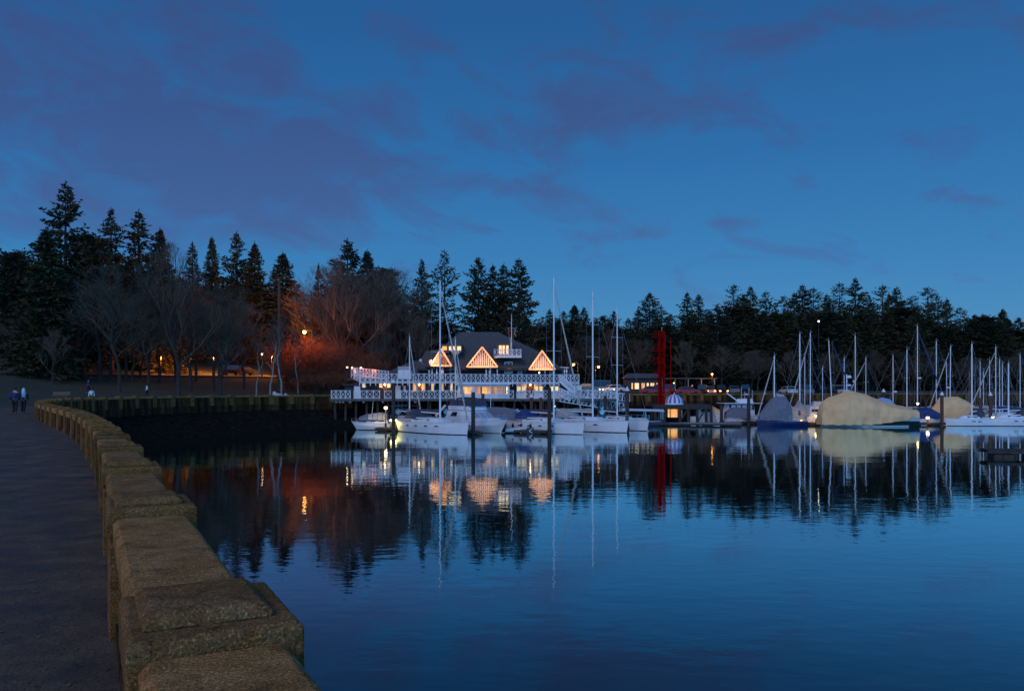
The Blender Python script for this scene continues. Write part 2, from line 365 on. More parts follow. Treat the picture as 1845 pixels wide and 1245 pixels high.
M['road'] = asphalt('road_asphalt', (.05, .05, .05), (.07, .07, .07), (.09, .09, .09))
M['kerbm'] = mat('dull_kerb', (.05, .045, .04), 1, spec=0)
ribbon('promenade', M['asph'], S0 - 60, arc[-1] - 300, .18, 7.0, .05)
ribbon('road', M['road'], S0 + 60, arc[-1] - 560, 36, 43.5, .06, thick=.04)
ribbon('kerb', M['kerbm'], S0 + 60, arc[-1] - 560, 35.7, 35.98, .16, thick=.15)
ribbon('parking_lot', M['road'], S0 + 190, arc[-1] - 420, 14, 33, .3, thick=.3)

# beach of dark rubble below the wall in the bay
bch = MB()
rows = []
s = S0 + 44
while s < arc[-1] - 420:
    p, d, n = coast_at(s); row = []
    wdt = 9 * min(1, (s - S0 - 44) / 25)
    for k in range(9):
        t = k / 8; q = p - n * (t * wdt + .0); z = 2.2 * (1 - t) ** 1.2 - .5 * t + mnoise.noise(Vector((q.x * .8, q.y * .8, 1))) * .3 * (1 if k else 0)
        if wdt < 3: z = min(z, -.4 + wdt * .8)
        row.append((q.x, q.y, z))
    rows.append(row); s += 1.0
bch.loft(rows, closed=False, caps=False)
M['rubble'] = mat('wet_rubble', (.014, .013, .011), 1, spec=0, var=.6, vscale=2.5, bump=1, bscale=5)
tag(bch.build('beach', M['rubble'], smooth=False), kind='structure')

# water: calm with small ripples, crests across the view
wm = bpy.data.materials.new('harbour_water'); wm.use_nodes = True; t = wm.node_tree; t.nodes.clear()
c = N(t, 'ShaderNodeTexCoord')
def wn(sx, sy, sc, d, r=.5):
    mpn = N(t, 'ShaderNodeMapping'); mpn.inputs['Scale'].default_value = (sx, sy, 1); mpn.inputs['Rotation'].default_value = (0, 0, R(6)); t.links.new(c.outputs['Object'], mpn.inputs[0])
    n = N(t, 'ShaderNodeTexNoise'); n.inputs['Scale'].default_value = sc; n.inputs['Detail'].default_value = d; n.inputs['Roughness'].default_value = r; t.links.new(mpn.outputs[0], n.inputs['Vector']); return n
a1 = wn(.6, 1, 1.7, 3); a2 = wn(.35, 1, .16, 2)
b1 = N(t, 'ShaderNodeBump'); b1.inputs['Strength'].default_value = 1; b1.inputs['Distance'].default_value = .0062; t.links.new(a1.outputs['Fac'], b1.inputs['Height'])
b2 = N(t, 'ShaderNodeBump'); b2.inputs['Strength'].default_value = 1; b2.inputs['Distance'].default_value = .026; t.links.new(a2.outputs['Fac'], b2.inputs['Height']); t.links.new(b1.outputs[0], b2.inputs['Normal'])
gl = N(t, 'ShaderNodeBsdfGlossy'); gl.inputs['Roughness'].default_value = .012; gl.inputs['Color'].default_value = (.78, .95, .97, 1); t.links.new(b2.outputs[0], gl.inputs['Normal'])
df = N(t, 'ShaderNodeBsdfDiffuse'); df.inputs['Color'].default_value = (.002, .009, .02, 1)
fr = N(t, 'ShaderNodeFresnel'); fr.inputs['IOR'].default_value = 1.333; t.links.new(b2.outputs[0], fr.inputs['Normal'])
frp = ramp(t, [(0, (.02,) * 3), (.07, (.10,) * 3), (.14, (.24,) * 3), (.24, (.52,) * 3), (.40, (.80,) * 3), (.7, (.96,) * 3)]); t.links.new(fr.outputs[0], frp.inputs[0])
ms = N(t, 'ShaderNodeMixShader'); t.links.new(frp.outputs[0], ms.inputs[0]); t.links.new(df.outputs[0], ms.inputs[1]); t.links.new(gl.outputs[0], ms.inputs[2])
ou = N(t, 'ShaderNodeOutputMaterial'); t.links.new(ms.outputs[0], ou.inputs[0])
wb = MB(); wb.add([(-300, -300, 0), (1200, -300, 0), (1200, 600, 0), (-300, 600, 0)], [(0, 1, 2, 3)])
tag(wb.build('water', wm), kind='structure')

# far mountains, seen only through the gaps in the wood
hb = MB(); rows = []
for i in range(61):
    x = -3500 + i * 120; h = 150 + 90 * mnoise.noise(Vector((i * .13, 0, 0))) + 30 * mnoise.noise(Vector((i * .6, 2, 0)))
    h *= 1.45 if 1000 < x < 2200 else 1
    rows.append([(x, 2600, -5), (x, 2900, h * .6), (x, 3300, h), (x, 4200, -5)])
hb.loft(rows, closed=False, caps=False)
M['hill'] = mat('distant_hill', (.06, .09, .16), 1, var=.2, vscale=.004)  # blue fade of distance painted into the base colour
tag(hb.build('hills', M['hill'], smooth=True), kind='structure')

# ---------------------------------------------------------------- the sea wall
wall = empty('seawall', (0, 0, PATH_Z), label='long curved concrete seawall with stepped piers round the bay', cat='seawall')
CAPZ = CZ - .85
SP = 3.07
def frame_box(mb, s, ds, o0, o1, z0, z1, mi=None, ch=0, chz=0):
    """block following the wall: from s to s+ds along it, o0..o1 landward, chamfered top"""
    rings = []
    for z, c_ in ((z0, 0), (z1 - chz, 0), (z1, ch)):
        ring = []
        for (sa, oo) in ((s + c_, o0 + c_), (s + ds - c_, o0 + c_), (s + ds - c_, o1 - c_), (s + c_, o1 - c_)):
            p, d, n = coast_at(sa); q = p + n * oo; ring.append((q.x, q.y, z))
        rings.append(ring)
    mb.loft(rings if chz else [rings[0], rings[2]], mi)
def rough(o, k):
    if k > 9: return
    bv = o.modifiers.new('worn_edges', 'BEVEL'); bv.width = .007; bv.segments = 2
    sb = o.modifiers.new('cut', 'SUBSURF'); sb.subdivision_type = 'SIMPLE'; sb.levels = sb.render_levels = 4 if k < 4 else 3
    tx = bpy.data.textures.get('pitting') or bpy.data.textures.new('pitting', 'CLOUDS'); tx.noise_scale = .035; tx.noise_depth = 3
    dm = o.modifiers.new('wear', 'DISPLACE'); dm.texture = tx; dm.texture_coords = 'GLOBAL'; dm.strength = .0065; dm.mid_level = .5
NP = 60
k0 = -3
for k in range(k0, NP):
    s = S0 + k * SP - .15 + rnd.uniform(-.02, .02)
    PWD = .66
    pm = MB()
    frame_box(pm, s + .02, PWD - .04, -.235, .25, PATH_Z - .4, CAPZ - .1)              # shaft
    frame_box(pm, s, PWD, -.285, .265, CAPZ - .12, CAPZ + .060, ch=.02, chz=.02)        # wide lower tier
    frame_box(pm, s + .1, PWD - .2, -.20, .215, CAPZ + .060, CAPZ + .112, ch=.035, chz=.028)
    rough(pm.build('pier', M['conc2'], wall, rel=True), k)
    frame_box(pm, s + .1, PWD - .2, -.46, -.236, -1.0, PATH_Z + .05)
    cm_ = MB(); seg = 4
    L0 = s + PWD + .009; LL = SP - PWD - .018
    for j in range(seg):
        pass
    rings = []
    for j in range(seg + 1):
        sa = L0 + LL * j / seg; p, d, n = coast_at(sa); ring = []
        for oo, z in ((-.23, CAPZ - .17), (-.235, CAPZ - .03), (-.20, CAPZ), (.20, CAPZ + .003), (.23, CAPZ - .03), (.225, CAPZ - .17)):
            q = p + n * (oo + .004 * mnoise.noise(Vector((sa * 2, oo * 9, 0)))); ring.append((q.x, q.y, z + .006 * mnoise.noise(Vector((sa * 1.7, oo * 5, 4)))))
        rings.append(ring)
    cm_.loft(rings); rough(cm_.build('coping', M['conc'], wall, rel=True), k)
    pn = MB()
    frame_box(pn, L0, LL, -.17, .17, PATH_Z - .4, CAPZ - .17)
    frame_box(pn, L0 + .002, LL - .004, -.21, .215, PATH_Z - .4, PATH_Z + .12)
    # raised middle pilaster on the path side
    frame_box(pn, L0 + LL / 2 - .2, .4, .16, .205, PATH_Z + .121, CAPZ - .171)
    pn.build('panel', M['panel'], wall, rel=True)
# the rest of the wall beyond, one long low piece, and the retaining face below
send = S0 + NP * SP - .15
rt = MB(); rows = []
s = S0 - 20
while s < arc[-1] - 5:
    p, d, n = coast_at(s); ring = []
    for oo, z in ((-.33, -1.0), (-.27, PATH_Z - .3), (.2, PATH_Z - .3), (.2, -1.0)):
        q = p + n * oo; ring.append((q.x, q.y, z))
    rows.append(ring); s += 1.5 if s < arc[-1] - 500 else 8
rt.loft(rows); rt.build('retaining_wall', M['retain'], wall, rel=True)
fw = MB(); rows = []; rows2 = []; s = send
while s < arc[-1] - 5:
    p, d, n = coast_at(s)
    rows.append([tuple((p + n * oo).to_tuple()) + (z,) for oo, z in ((-.17, PATH_Z - .3), (-.17, CAPZ - .12), (.17, CAPZ - .12), (.17, PATH_Z - .3))])
    rows2.append([tuple((p + n * oo).to_tuple()) + (z,) for oo, z in ((-.24, CAPZ - .12), (-.24, CAPZ), (.24, CAPZ), (.24, CAPZ - .12))])
    s += 3 if s < arc[-1] - 500 else 8
fw.loft(rows); fw.build('far_parapet', M['panel'], wall, rel=True); fw = MB(); fw.loft(rows2); fw.build('far_coping', M['conc'], wall, rel=True)

# a little leaf litter and grit along the foot of the wall
lm_ = MB(); rl = random.Random(8)
for i in range(420):
    s = S0 + rl.uniform(1.5, 34); p, d, n = coast_at(s); o = .25 + abs(rl.gauss(0, .55)); q = p + n * o
    a = rl.uniform(0, 6.28); l = rl.uniform(.008, .024); e = Vector((math.cos(a), math.sin(a), rl.uniform(-.1, .3))) * l; f_ = Vector((-math.sin(a), math.cos(a), 0)) * l * .6; c0 = Vector((q.x, q.y, PATH_Z + .008))
    lm_.add([c0 - e, c0 + f_, c0 + e, c0 - f_], [(0, 1, 2, 3)])
tag(lm_.build('leaf_litter', mat('fallen_leaves', (.16, .09, .05), .9, var=.5, vscale=30)), 'scattered fallen leaves and grit along the foot of the sea wall', 'leaf litter', kind='stuff')
# ---------------------------------------------------------------- trees (meshes built once per kind, 1 unit = 1 m, then scaled)
def conifer_mesh(kind, seed, h=30.0):
    r = random.Random(seed); V = []; Fc = []
    def leaf(p, d, l, wd):
        side = d.cross(Vector((r.uniform(-1, 1), r.uniform(-1, 1), r.uniform(-.3, 1)))).normalized() * wd
        o = len(V); q = p + d * l
        V.extend([tuple(p), tuple(p + d * l * .45 + side), tuple(q), tuple(p + d * l * .5 - side)]); Fc.append((o, o + 1, o + 2, o + 3))
    t0, Rm, pw, gap, droop = dict(fir=(.12, 6.4, .80, .12, -.12), open=(.20, 6.6, .66, .34, -.10), cedar=(.04, 5.6, .74, .0, -.35), broad=(.06, 7.6, .58, .06, .05), thin=(.12, 4.6, .85, .10, -.2), big=(.08, 8.0, .68, .16, -.24))[kind]
    z = t0 * h; ph = r.uniform(0, 6)
    tiers = []
    while z < h * .985:
        t = (z / h - t0) / (1 - t0)
        rad = Rm * (1 - t) ** pw * (.82 + .3 * r.random())
        if kind == 'open': rad *= (.55 + .75 * abs(math.sin(t * 9 + ph)))
        if kind in ('fir', 'big'): rad *= (.78 + .35 * math.sin(t * 14 + ph) ** 2)
        if kind == 'broad': rad = Rm * math.sin(min(1, .25 + t * .75 if t < .5 else 1) * 1.57) * (1 - t ** 3) ** .6 * (.75 + .4 * r.random())
        rad = max(rad, .18)
        nb = 9 if kind in ('cedar', 'broad') else 7
        for b in range(nb):
            if r.random() < gap: continue
            a = r.uniform(0, 2 * math.pi); L = rad * r.uniform(.55, 1.12)
            up = r.uniform(-.15, .25) + droop + (.5 * t if kind != 'cedar' else .55 * t)
            d = Vector((math.cos(a), math.sin(a), up)); zz = z + r.uniform(-.3, .3)
            n = max(3, int(L * (2.2 if kind != 'open' else 2.0)))
            for j in range(n):
                u = (j + 1.2) / (n + .6)
                p = Vector((0, 0, zz)) + d * (L * u); p.z += -.5 * droop * L * u * u * (1.5 if kind != 'cedar' else -.4)
                for q in range(3 if kind != 'open' else 2):
                    dd = (d.normalized() * .7 + Vector((r.uniform(-1, 1), r.uniform(-1, 1), r.uniform(-.75, .35))) * .8).normalized()
                    leaf(p + Vector((r.uniform(-.15, .15), r.uniform(-.15, .15), r.uniform(-.25, .12))), dd, r.uniform(.5, 1.05) * (.3 + .7 * min(1, rad / 2.4)), r.uniform(.12, .26) * (.45 + .55 * min(1, rad / 2.4)))
        z += (.40 if kind in ('cedar', 'broad') else .55) * r.uniform(.75, 1.3) * (1 if t < .85 else .7)
    for i in range(5): leaf(Vector((0, 0, h * .97 + i * .2)), Vector((r.uniform(-.2, .2), r.uniform(-.2, .2), 1)).normalized(), .6, .10)
    me = bpy.data.meshes.new('crown'); me.from_pydata(V, [], Fc); me.update()
    tb = MB(); tb.bar((0, 0, -1), (0, 0, h * .5), h * .017, h * .010, 7); tb.bar((0, 0, h * .5), (0, 0, h * .985), h * .010, .03, 6)
    for i in range(14):
        a = r.uniform(0, 6.28); zz = h * r.uniform(.12, .8); L = Rm * .55 * (1 - zz / h)
        tb.bar((0, 0, zz), (math.cos(a) * L, math.sin(a) * L, zz + L * .1), .07, .02, 4)
    tm = bpy.data.meshes.new('trunk'); tm.from_pydata(tb.v, [], tb.f); tm.update()
    return me, tm

def bare_mesh(kind, seed, h=18.0):
    """leafless broadleaf: limbs (trunk mesh) and twigs (crown mesh)"""
    r = random.Random(seed); tr = MB(); tw = MB()
    spread, up, f0 = dict(wide=(.95, .30, .22), vase=(.45, .55, .18), birch=(.35, .7, .38), bush=(1.0, .35, .03))[kind]
    def grow(p, d, L, rad, lv):
        n = 3; q = p; dd = d
        for i in range(n):
            dd = (dd + Vector((r.uniform(-1, 1), r.uniform(-1, 1), r.uniform(-.5, .9))) * .16).normalized()
            e = q + dd * (L / n); ra = rad * (1 - .28 * i / n); rb = rad * (1 - .28 * (i + 1) / n)
            (tr if lv < 3 else tw).bar(q, e, ra, rb, 6 if lv < 2 else (4 if lv < 3 else 3), cap=False)
            if lv >= 1 and lv < 5 and i > 0:
                nd = (dd + Vector((r.uniform(-1, 1), r.uniform(-1, 1), r.uniform(-.3, .8))) * .9).normalized()
                grow(e, nd, L * .6, rb * .45, lv + 1)
            q = e
        if lv < 5:
            for b in range(3):
                a = r.uniform(0, 6.28); out_ = Vector((math.cos(a), math.sin(a), 0))
                nd = (dd * .8 + out_ * spread * r.uniform(.5, 1.1) + Vector((0, 0, up * .6))).normalized()
                grow(q, nd, L * r.uniform(.62, .82), rad * .58, lv + 1)
    if kind == 'bush':
        for i in range(7):
            a = r.uniform(0, 6.28); grow(Vector((math.cos(a) * .4, math.sin(a) * .4, -.2)), Vector((math.cos(a) * .5, math.sin(a) * .5, 1)).normalized(), h * .30, h * .008, 1)
    else:
        pts = [Vector((0, 0, -.8))]; nseg = 9
        for i in range(nseg): pts.append(Vector((pts[-1].x + r.uniform(-.02, .02) * h * (i > 1), pts[-1].y + r.uniform(-.02, .02) * h * (i > 1), h * .84 * (i + 1) / nseg)))
        rr = lambda z: h * .0125 * (1 - max(0, z) / h) ** 1.1 + .015
        for a, b in zip(pts, pts[1:]): tr.bar(a, b, rr(a.z), rr(b.z), 7, cap=False)
        nl = dict(wide=17, vase=15, birch=7)[kind]
        for i in range(nl):
            t = f0 + (.98 - f0) * (i + r.random()) / nl; z = h * .84 * t; q = min(int(t * nseg) + 1, nseg - 1); u = (z - pts[q].z) / (pts[q + 1].z - pts[q].z) if pts[q + 1].z != pts[q].z else 0
            p0 = pts[q].lerp(pts[q + 1], max(0, min(1, u))); a = i * 2.4 + r.uniform(-.5, .5); rise = r.uniform(.5, 1.3) + t * .6
            d = Vector((math.cos(a), math.sin(a), rise * (1.0 if kind == 'wide' else 1.6))).normalized()
            grow(p0, d, h * (.22 if kind == 'wide' else .19) * (1.15 - .75 * t), max(.03, rr(z) * .62), 2)
    zm = max([v[2] for v in tr.v] + [v[2] for v in tw.v]); k = h / zm
    out_ = []
    for nm, b in (('crown', tw), ('trunk', tr)):
        me = bpy.data.meshes.new(nm); me.from_pydata([(x * (1 + (k - 1) * .6), y * (1 + (k - 1) * .6), z * k) for x, y, z in b.v], [], b.f); me.update(); out_.append(me)
    return out_

PROTO = {}
for kd, n_, leafm in (('fir', 3, 'leaf_a'), ('open', 3, 'leaf_a'), ('cedar', 3, 'leaf_b'), ('broad', 2, 'leaf_c'), ('thin', 2, 'leaf_a'), ('big', 2, 'leaf_c')):
    for i in range(n_):
        c_, t_ = conifer_mesh(kd, 100 + i * 7 + len(kd)); c_.materials.append(M[leafm]); t_.materials.append(M['bark'])
        PROTO[kd, i] = (c_, t_, 30.0)
for kd, n_ in (('wide', 3), ('vase', 3), ('birch', 2), ('bush', 3)):
    for i in range(n_):
        hh = 18.0 if kd != 'bush' else 5.0
        c_, t_ = bare_mesh(kd, 40 + i * 3 + len(kd), hh); c_.materials.append(M['twig'] if kd != 'bush' else M['twig_lamplit']); t_.materials.append(M['bark'] if kd != 'birch' else M['bark_pale'])
        PROTO[kd, i] = (c_, t_, hh)
def tree(kd, i, x, y, ztop, label, group=None, wide=1.0, base=None, rot=None, name=None, h=None, tilt=0):
    c_, t_, h0 = PROTO[kd, i % len([1 for q in PROTO if q[0] == kd])]
    zb = gz(x, y) - .1 if base is None else base
    H = (ztop - zb) if h is None else h
    k = H / h0
    nm = name or ('conifer' if kd in ('fir', 'open', 'cedar', 'broad', 'thin', 'big') else ('bare_bush' if kd == 'bush' else ('bare_birch' if kd == 'birch' else 'bare_tree')))
    e = empty(nm, (x, y, zb), rnd.uniform(0, 6.28) if rot is None else rot, label, {'conifer': 'conifer', 'bare_bush': 'bush', 'bare_birch': 'birch tree', 'bare_tree': 'bare tree'}.get(nm, 'tree'), group)
    kk = k ** .75 if k > 1 else k ** .6
    e.scale = (kk * wide, kk * wide, k); e.rotation_euler[0] = tilt
    for n_, me in (('crown', c_), ('trunk', t_)):
        o = bpy.data.objects.new(n_, me); col.objects.link(o); o.parent = e
    return e

# skyline trees: pixel of the tip, distance, kind, width
sky_l = [  # left wood
 ('broad', 0, 28, 455, 112, 1.0, 'rounded dark evergreen at the extreme left edge of the wood'),
 ('cedar', 0, 82, 412, 108, 1.25, 'dense dark cedar standing just left of the tallest tree'),
 ('big', 0, 118, 330, 126, 1.05, 'tallest fir on the left, with layered open branches against the sky'),
 ('broad', 1, 160, 425, 128, .95, 'round-topped dark evergreen right of the tallest fir'),
 ('fir', 0, 200, 377, 134, 1.1, 'pointed fir second tallest on the left, between two round evergreens'),
 ('fir', 1, 250, 380, 138, 1.35, 'broad stepped fir with a thin spire on the left skyline'),
 ('cedar', 1, 288, 412, 140, 1.1, 'smooth dark cedar on the right end of the tall left group'),
 ('thin', 0, 347, 436, 168, 1.2, 'thin conifer rising behind bare branches left of the twin cedars'),
 ('cedar', 2, 382, 428, 170, .9, 'narrow pointed cedar left of the stepped fir above the orange road'),
 ('fir', 2, 427, 418, 174, 1.15, 'pointed fir above the dark parked cars'),
 ('cedar', 0, 459, 437, 170, 1.1, 'ragged cedar leaning on the pointed fir above the cars'),
 ('cedar', 1, 509, 456, 170, 1.6, 'lone conical cedar left of the sky gap and the orange lamp'),
 ('thin', 1, 574, 475, 150, .8, 'broken-topped thin conifer just right of the sky gap'),
 ('big', 0, 626, 432, 152, 1.2, 'great rounded conifer behind the bare tree above the club roof walk'),
 ('cedar', 2, 662, 452, 158, 1.3, 'blunt conifer right of the great rounded conifer'),
 ('broad', 0, 692, 486, 160, .9, 'low round evergreen left of the tall sailboat mast'),
 ('fir', 0, 760, 468, 164, 1.1, 'slim fir immediately left of the tall centre mast'),
 ('open', 1, 801, 452, 168, .95, 'open fir right behind the tall centre mast'),
 ('big', 1, 862, 464, 160, 1.0, 'dark fir with ragged sides behind the club roof ridge'),
 ('fir', 1, 888, 478, 165, 1.3, 'shaggy fir squeezed between two darker firs behind the club'),
 ('big', 0, 935, 466, 156, 1.05, 'big fir with long drooping branches above the club flagpole'),
 ('fir', 2, 908, 476, 164, 1.2, 'fir half hidden left of the drooping fir above the flagpole'),
]
names_r = [(975, 575, 1), (990, 557, 0), (1015, 560, 2), (1035, 549, 0), (1052, 553, 1), (1072, 572, 2), (1090, 568, 0), (1106, 560, 1), (1132, 573, 2), (1150, 555, 0), (1171, 528, 1), (1192, 550, 2), (1209, 566, 0), (1238, 527, 1), (1258, 530, 2),
 (1279, 560, 0), (1298, 565, 1), (1322, 513, 0), (1338, 530, 2), (1352, 516, 1), (1380, 524, 2), (1397, 560, 1), (1413, 533, 0), (1431, 528, 1), (1446, 513, 2), (1466, 519, 0), (1490, 530, 2), (1512, 510, 0), (1541, 501, 1), (1563, 530, 2), (1590, 514, 0),
 (1602, 530, 1), (1616, 517, 2), (1645, 533, 1), (1672, 517, 0), (1690, 530, 2), (1706, 538, 1), (1730, 554, 0), (1756, 567, 1), (1771, 566, 2), (1788, 580, 0), (1807, 557, 2), (1835, 572, 1)]
for kd, i, px, py, Y, wd, lab in sky_l:
    tree(kd, i, PX(px, Y), Y, PZ(py, Y), lab, 'conifers of the left wood', wd)
def near(px):
    marks = [(1000, 'behind the tall mast over the club steps'), (1068, 'behind the second tall mast'), (1110, 'behind the thin club-side mast'), (1190, 'above the red lattice tower'), (1283, 'above the lone small street lamp'), (1350, 'above the white trawler'), (1395, 'above the blue-hulled sailboat'),
             (1455, 'above the masts left of the tan cover'), (1541, 'above the big tan boat cover'), (1609, 'above the tail of the tan cover'), (1653, 'above the tallest right-hand mast'), (1697, 'above the pile with a white cap'), (1751, 'above the white sailboat on the right'), (1810, 'at the far right edge of the wood')]
    return min(marks, key=lambda m_: abs(m_[0] - px))[1]
seen = {}
for j, (px, py, i) in enumerate(names_r):
    Y = 205 + (j * 37 % 5) * 9
    kd = ['fir', 'open', 'fir', 'big', 'fir', 'thin', 'open', 'cedar'][(j * 5 + i) % 8]
    if py < 520: kd = ['open', 'fir', 'big'][i]
    look = {'fir': 'layered fir', 'open': 'open-branched fir', 'big': 'broad shaggy fir', 'thin': 'slender fir', 'cedar': 'dense conical cedar'}[kd]
    hgt = 'tall' if py < 520 else ('low' if py > 555 else 'middling')
    lab = f'{hgt} {look} on the skyline {near(px)}'
    seen.setdefault(lab, []).append(px)
    k_ = len(seen[lab])
    if k_ > 1: lab += {2: ', further right', 3: ', third'}.get(k_, ', last')
    tree(kd, i, PX(px, Y), Y, PZ(py, Y), lab, 'skyline conifers of the right wood', {'fir': 1.35, 'open': 1.35, 'big': 1.15, 'thin': 1.7, 'cedar': 1.35}[kd])
# dark fill behind and between
for j in range(52):
    px = 955 + j * 18 + rnd.uniform(-9, 9); Y = rnd.uniform(180, 200)
    py = 577 + rnd.uniform(-8, 22) - (26 if px > 1290 and px < 1700 else 0) + (14 if 1380 < px < 1480 else 0)
    tree(['cedar', 'broad', 'fir', 'big'][j % 4], j, PX(px, Y), Y, PZ(py, Y), 'dark conifer in the close wood, its tip lost against taller trees', 'close wood behind the marina', 1.5)
for j in range(44):
    px = -20 + j * 23 + rnd.uniform(-9, 9); Y = rnd.uniform(174, 186) if 330 < px < 560 else (rnd.uniform(152, 172) if px > 300 else rnd.uniform(136, 150))
    py = (472 + .10 * px) + rnd.uniform(-12, 25) + (60 if 510 < px < 575 else 0) + (max(0, px - 600) * .08)
    tree(['broad', 'cedar', 'fir', 'big'][j % 4], j, PX(px, Y), Y, PZ(py, Y), 'dark conifer deep in the left wood, its tip lost against taller trees', 'close wood on the left hill', 1.4)
# leafless trees in front of the wood
bare = [
 ('wide', 0, 215, 470, 104, 1.05, 'bare_tree', 'large bare tree with a pale straight trunk left of the orange road'),
 ('vase', 0, 322, 432, 107, 1.2, 'bare_tree', 'bare tree with upswept pale limbs over the left end of the orange road'),
 ('wide', 1, 395, 505, 112, 1.15, 'bare_tree', 'spreading bare tree whose low limb reaches over the dark parked cars'),
 ('wide', 2, 150, 520, 112, .9, 'bare_tree', 'bare brown tree between the dark cedar and the pale straight trunk'),
 ('vase', 1, 268, 470, 118, 1.0, 'bare_tree', 'thin bare tree right behind the pale straight trunk'),
 ('vase', 2, 440, 540, 124, 1.2, 'bare_tree', 'bare tree behind the right end of the dark parked cars'),
 ('vase', 0, 616, 462, 132, 1.35, 'bare_tree', 'tall bare tree with forked pale trunks above the club walkway lamps'),
 ('wide', 0, 668, 478, 138, 1.0, 'bare_tree', 'round bare tree right of the forked pale trunks'),
 ('vase', 1, 715, 520, 140, 1.1, 'bare_tree', 'bare tree rising behind the short mast with the blue cover'),
 ('wide', 1, 760, 565, 138, .9, 'bare_tree', 'low bare tree left of the club roof, behind the rooftop box'),
 ('vase', 2, 690, 590, 130, 1.1, 'bare_tree', 'low brown bare tree just above the white rooftop box'),
 ('wide', 2, 588, 560, 140, 1.0, 'bare_tree', 'bare tree right of and behind the orange lamp'),
 ('wide', 0, 40, 560, 108, 1.1, 'bare_tree', 'dark bare tree at the left edge behind the strollers'),
 ('vase', 2, 95, 590, 104, 1.0, 'bare_tree', 'bare tree in shadow behind the purple stroller'),
 ('vase', 1, 1015, 610, 168, 1.3, 'bare_tree', 'bare thicket tree just right of the right-hand gable'),
 ('wide', 2, 1060, 600, 172, 1.1, 'bare_tree', 'bare tree glowing brown between the two red-orange lamps'),
 ('vase', 0, 1105, 590, 174, 1.2, 'bare_tree', 'bare tree behind the thin mast right of the lamps'),
 ('wide', 1, 1150, 605, 172, 1.1, 'bare_tree', 'bare tree left of the red lattice tower'),
 ('vase', 2, 1235, 610, 176, 1.2, 'bare_tree', 'bare tree between the red tower and the small street lamp'),
 ('wide', 0, 1300, 622, 172, 1.2, 'bare_tree', 'broad bare tree right of the small street lamp'),
 ('wide', 2, 1365, 628, 174, 1.2, 'bare_tree', 'broad bare tree above the trawler flybridge'),
 ('vase', 1, 1425, 630, 176, 1.1, 'bare_tree', 'bare tree behind the tarps of the blue sailboat'),
 ('wide', 1, 1500, 632, 174, 1.2, 'bare_tree', 'bare tree behind the peak of the big tan cover'),
 ('vase', 0, 1580, 628, 174, 1.2, 'bare_tree', 'bare tree behind the right slope of the big tan cover'),
 ('wide', 0, 1665, 630, 176, 1.2, 'bare_tree', 'bare tree behind the tallest right-hand mast'),
 ('vase', 2, 1740, 640, 174, 1.2, 'bare_tree', 'bare tree behind the crowd of masts at the right'),
 ('wide', 2, 1815, 640, 174, 1.1, 'bare_tree', 'bare tree at the right edge behind the last masts'),
 ('birch', 0, 487, 582, 112, .8, 'bare_birch', 'pale slender birch stem, the left one of the pair over the granite stump'),
 ('birch', 1, 507, 560, 113, .8, 'bare_birch', 'taller pale birch stem, right one of the pair over the granite stump'),
 ('birch', 1, 462, 600, 114, .7, 'bare_birch', 'short pale birch leaning near the small white lamp'),
 ('birch', 0, 537, 588, 122, .7, 'bare_birch', 'pale birch stem just left of the orange lamp'),
]
for kd, i, px, py, Y, wd, nm, lab in bare:
    tree(kd, i, PX(px, Y), Y, PZ(py, Y), lab, None, wd, name=nm)
for j in range(52):
    px = rnd.uniform(10, 780) if j < 42 else rnd.uniform(1000, 1840); Y = (rnd.uniform(168, 176) if 340 < px < 550 else rnd.uniform(146, 160)) if px < 800 else rnd.uniform(172, 182)
    py = (515 + .07 * px + rnd.uniform(-40, 40)) if px < 800 else rnd.uniform(625, 655)
    tree(['wide', 'vase', 'vase'][j % 3], j, PX(px, Y), Y, PZ(py, Y), 'dull brown leafless tree lost in the tangle before the dark conifers', 'leafless trees before the wood', 1.25)
for j in range(24):
    px = 120 + j * 17 + rnd.uniform(-10, 10) if j < 17 else 575 + (j - 17) * 25; Y = rnd.uniform(112, 127) if j < 17 else rnd.uniform(140, 150)
    py = rnd.uniform(490, 570) if j < 17 else rnd.uniform(470, 525)
    tree(['wide', 'vase', 'wide'][j % 3], j + 1, PX(px, Y), Y, PZ(py, Y), 'dull brown leafless tree lost in the tangle before the dark conifers', 'leafless trees before the wood', 1.3)
shr = [(566, 612, 126, 2.2), (582, 600, 125, 2.0), (600, 622, 124, 2.3), (616, 634, 123, 2.2), (635, 640, 122, 2.0), (645, 612, 134, 1.6), (556, 640, 122, 2.0), (590, 655, 118, 2.2), (625, 665, 116, 1.8), (540, 650, 121, 1.8), (663, 650, 126, 1.8), (520, 655, 120, 1.6), (575, 672, 114, 1.8)]
wh = ['directly below the orange lamp', 'tallest of the orange-lit bushes right of the lamp', 'in the middle of the orange-lit bank', 'right part of the orange-lit bank', 'beside the left end of the club walkway', 'small tree-like, over the walkway lamps',
      'left of the orange-lit bank', 'low at the foot of the orange-lit bank', 'low and dark before the club walkway', 'left of the lamp near the birches', 'behind the first railing lamps of the club', 'by the granite stump', 'dark, at the waterside below the lamp']
for (px, py, Y, wd), wz in zip(shr, wh):
    Y += 8
    tree('bush', int(px) % 3, PX(px, Y), Y, PZ(py, Y), 'leafless lamp-reddened bush ' + wz, 'bushes below the orange lamp', wd)
# tall dead trunk
b = MB(); x, Y = PX(503, 122), 122; zb = gz(x, Y)
b.bar((0, 0, -.3), (0, 0, PZ(500, Y) - zb), .30, .20, 8); 
sn = empty('dead_tree', (x, Y, zb), 0, 'tall branchless dead trunk rising from the birches in front of the conical cedar', 'dead tree')
b.build('trunk', M['pile_brown'], sn)
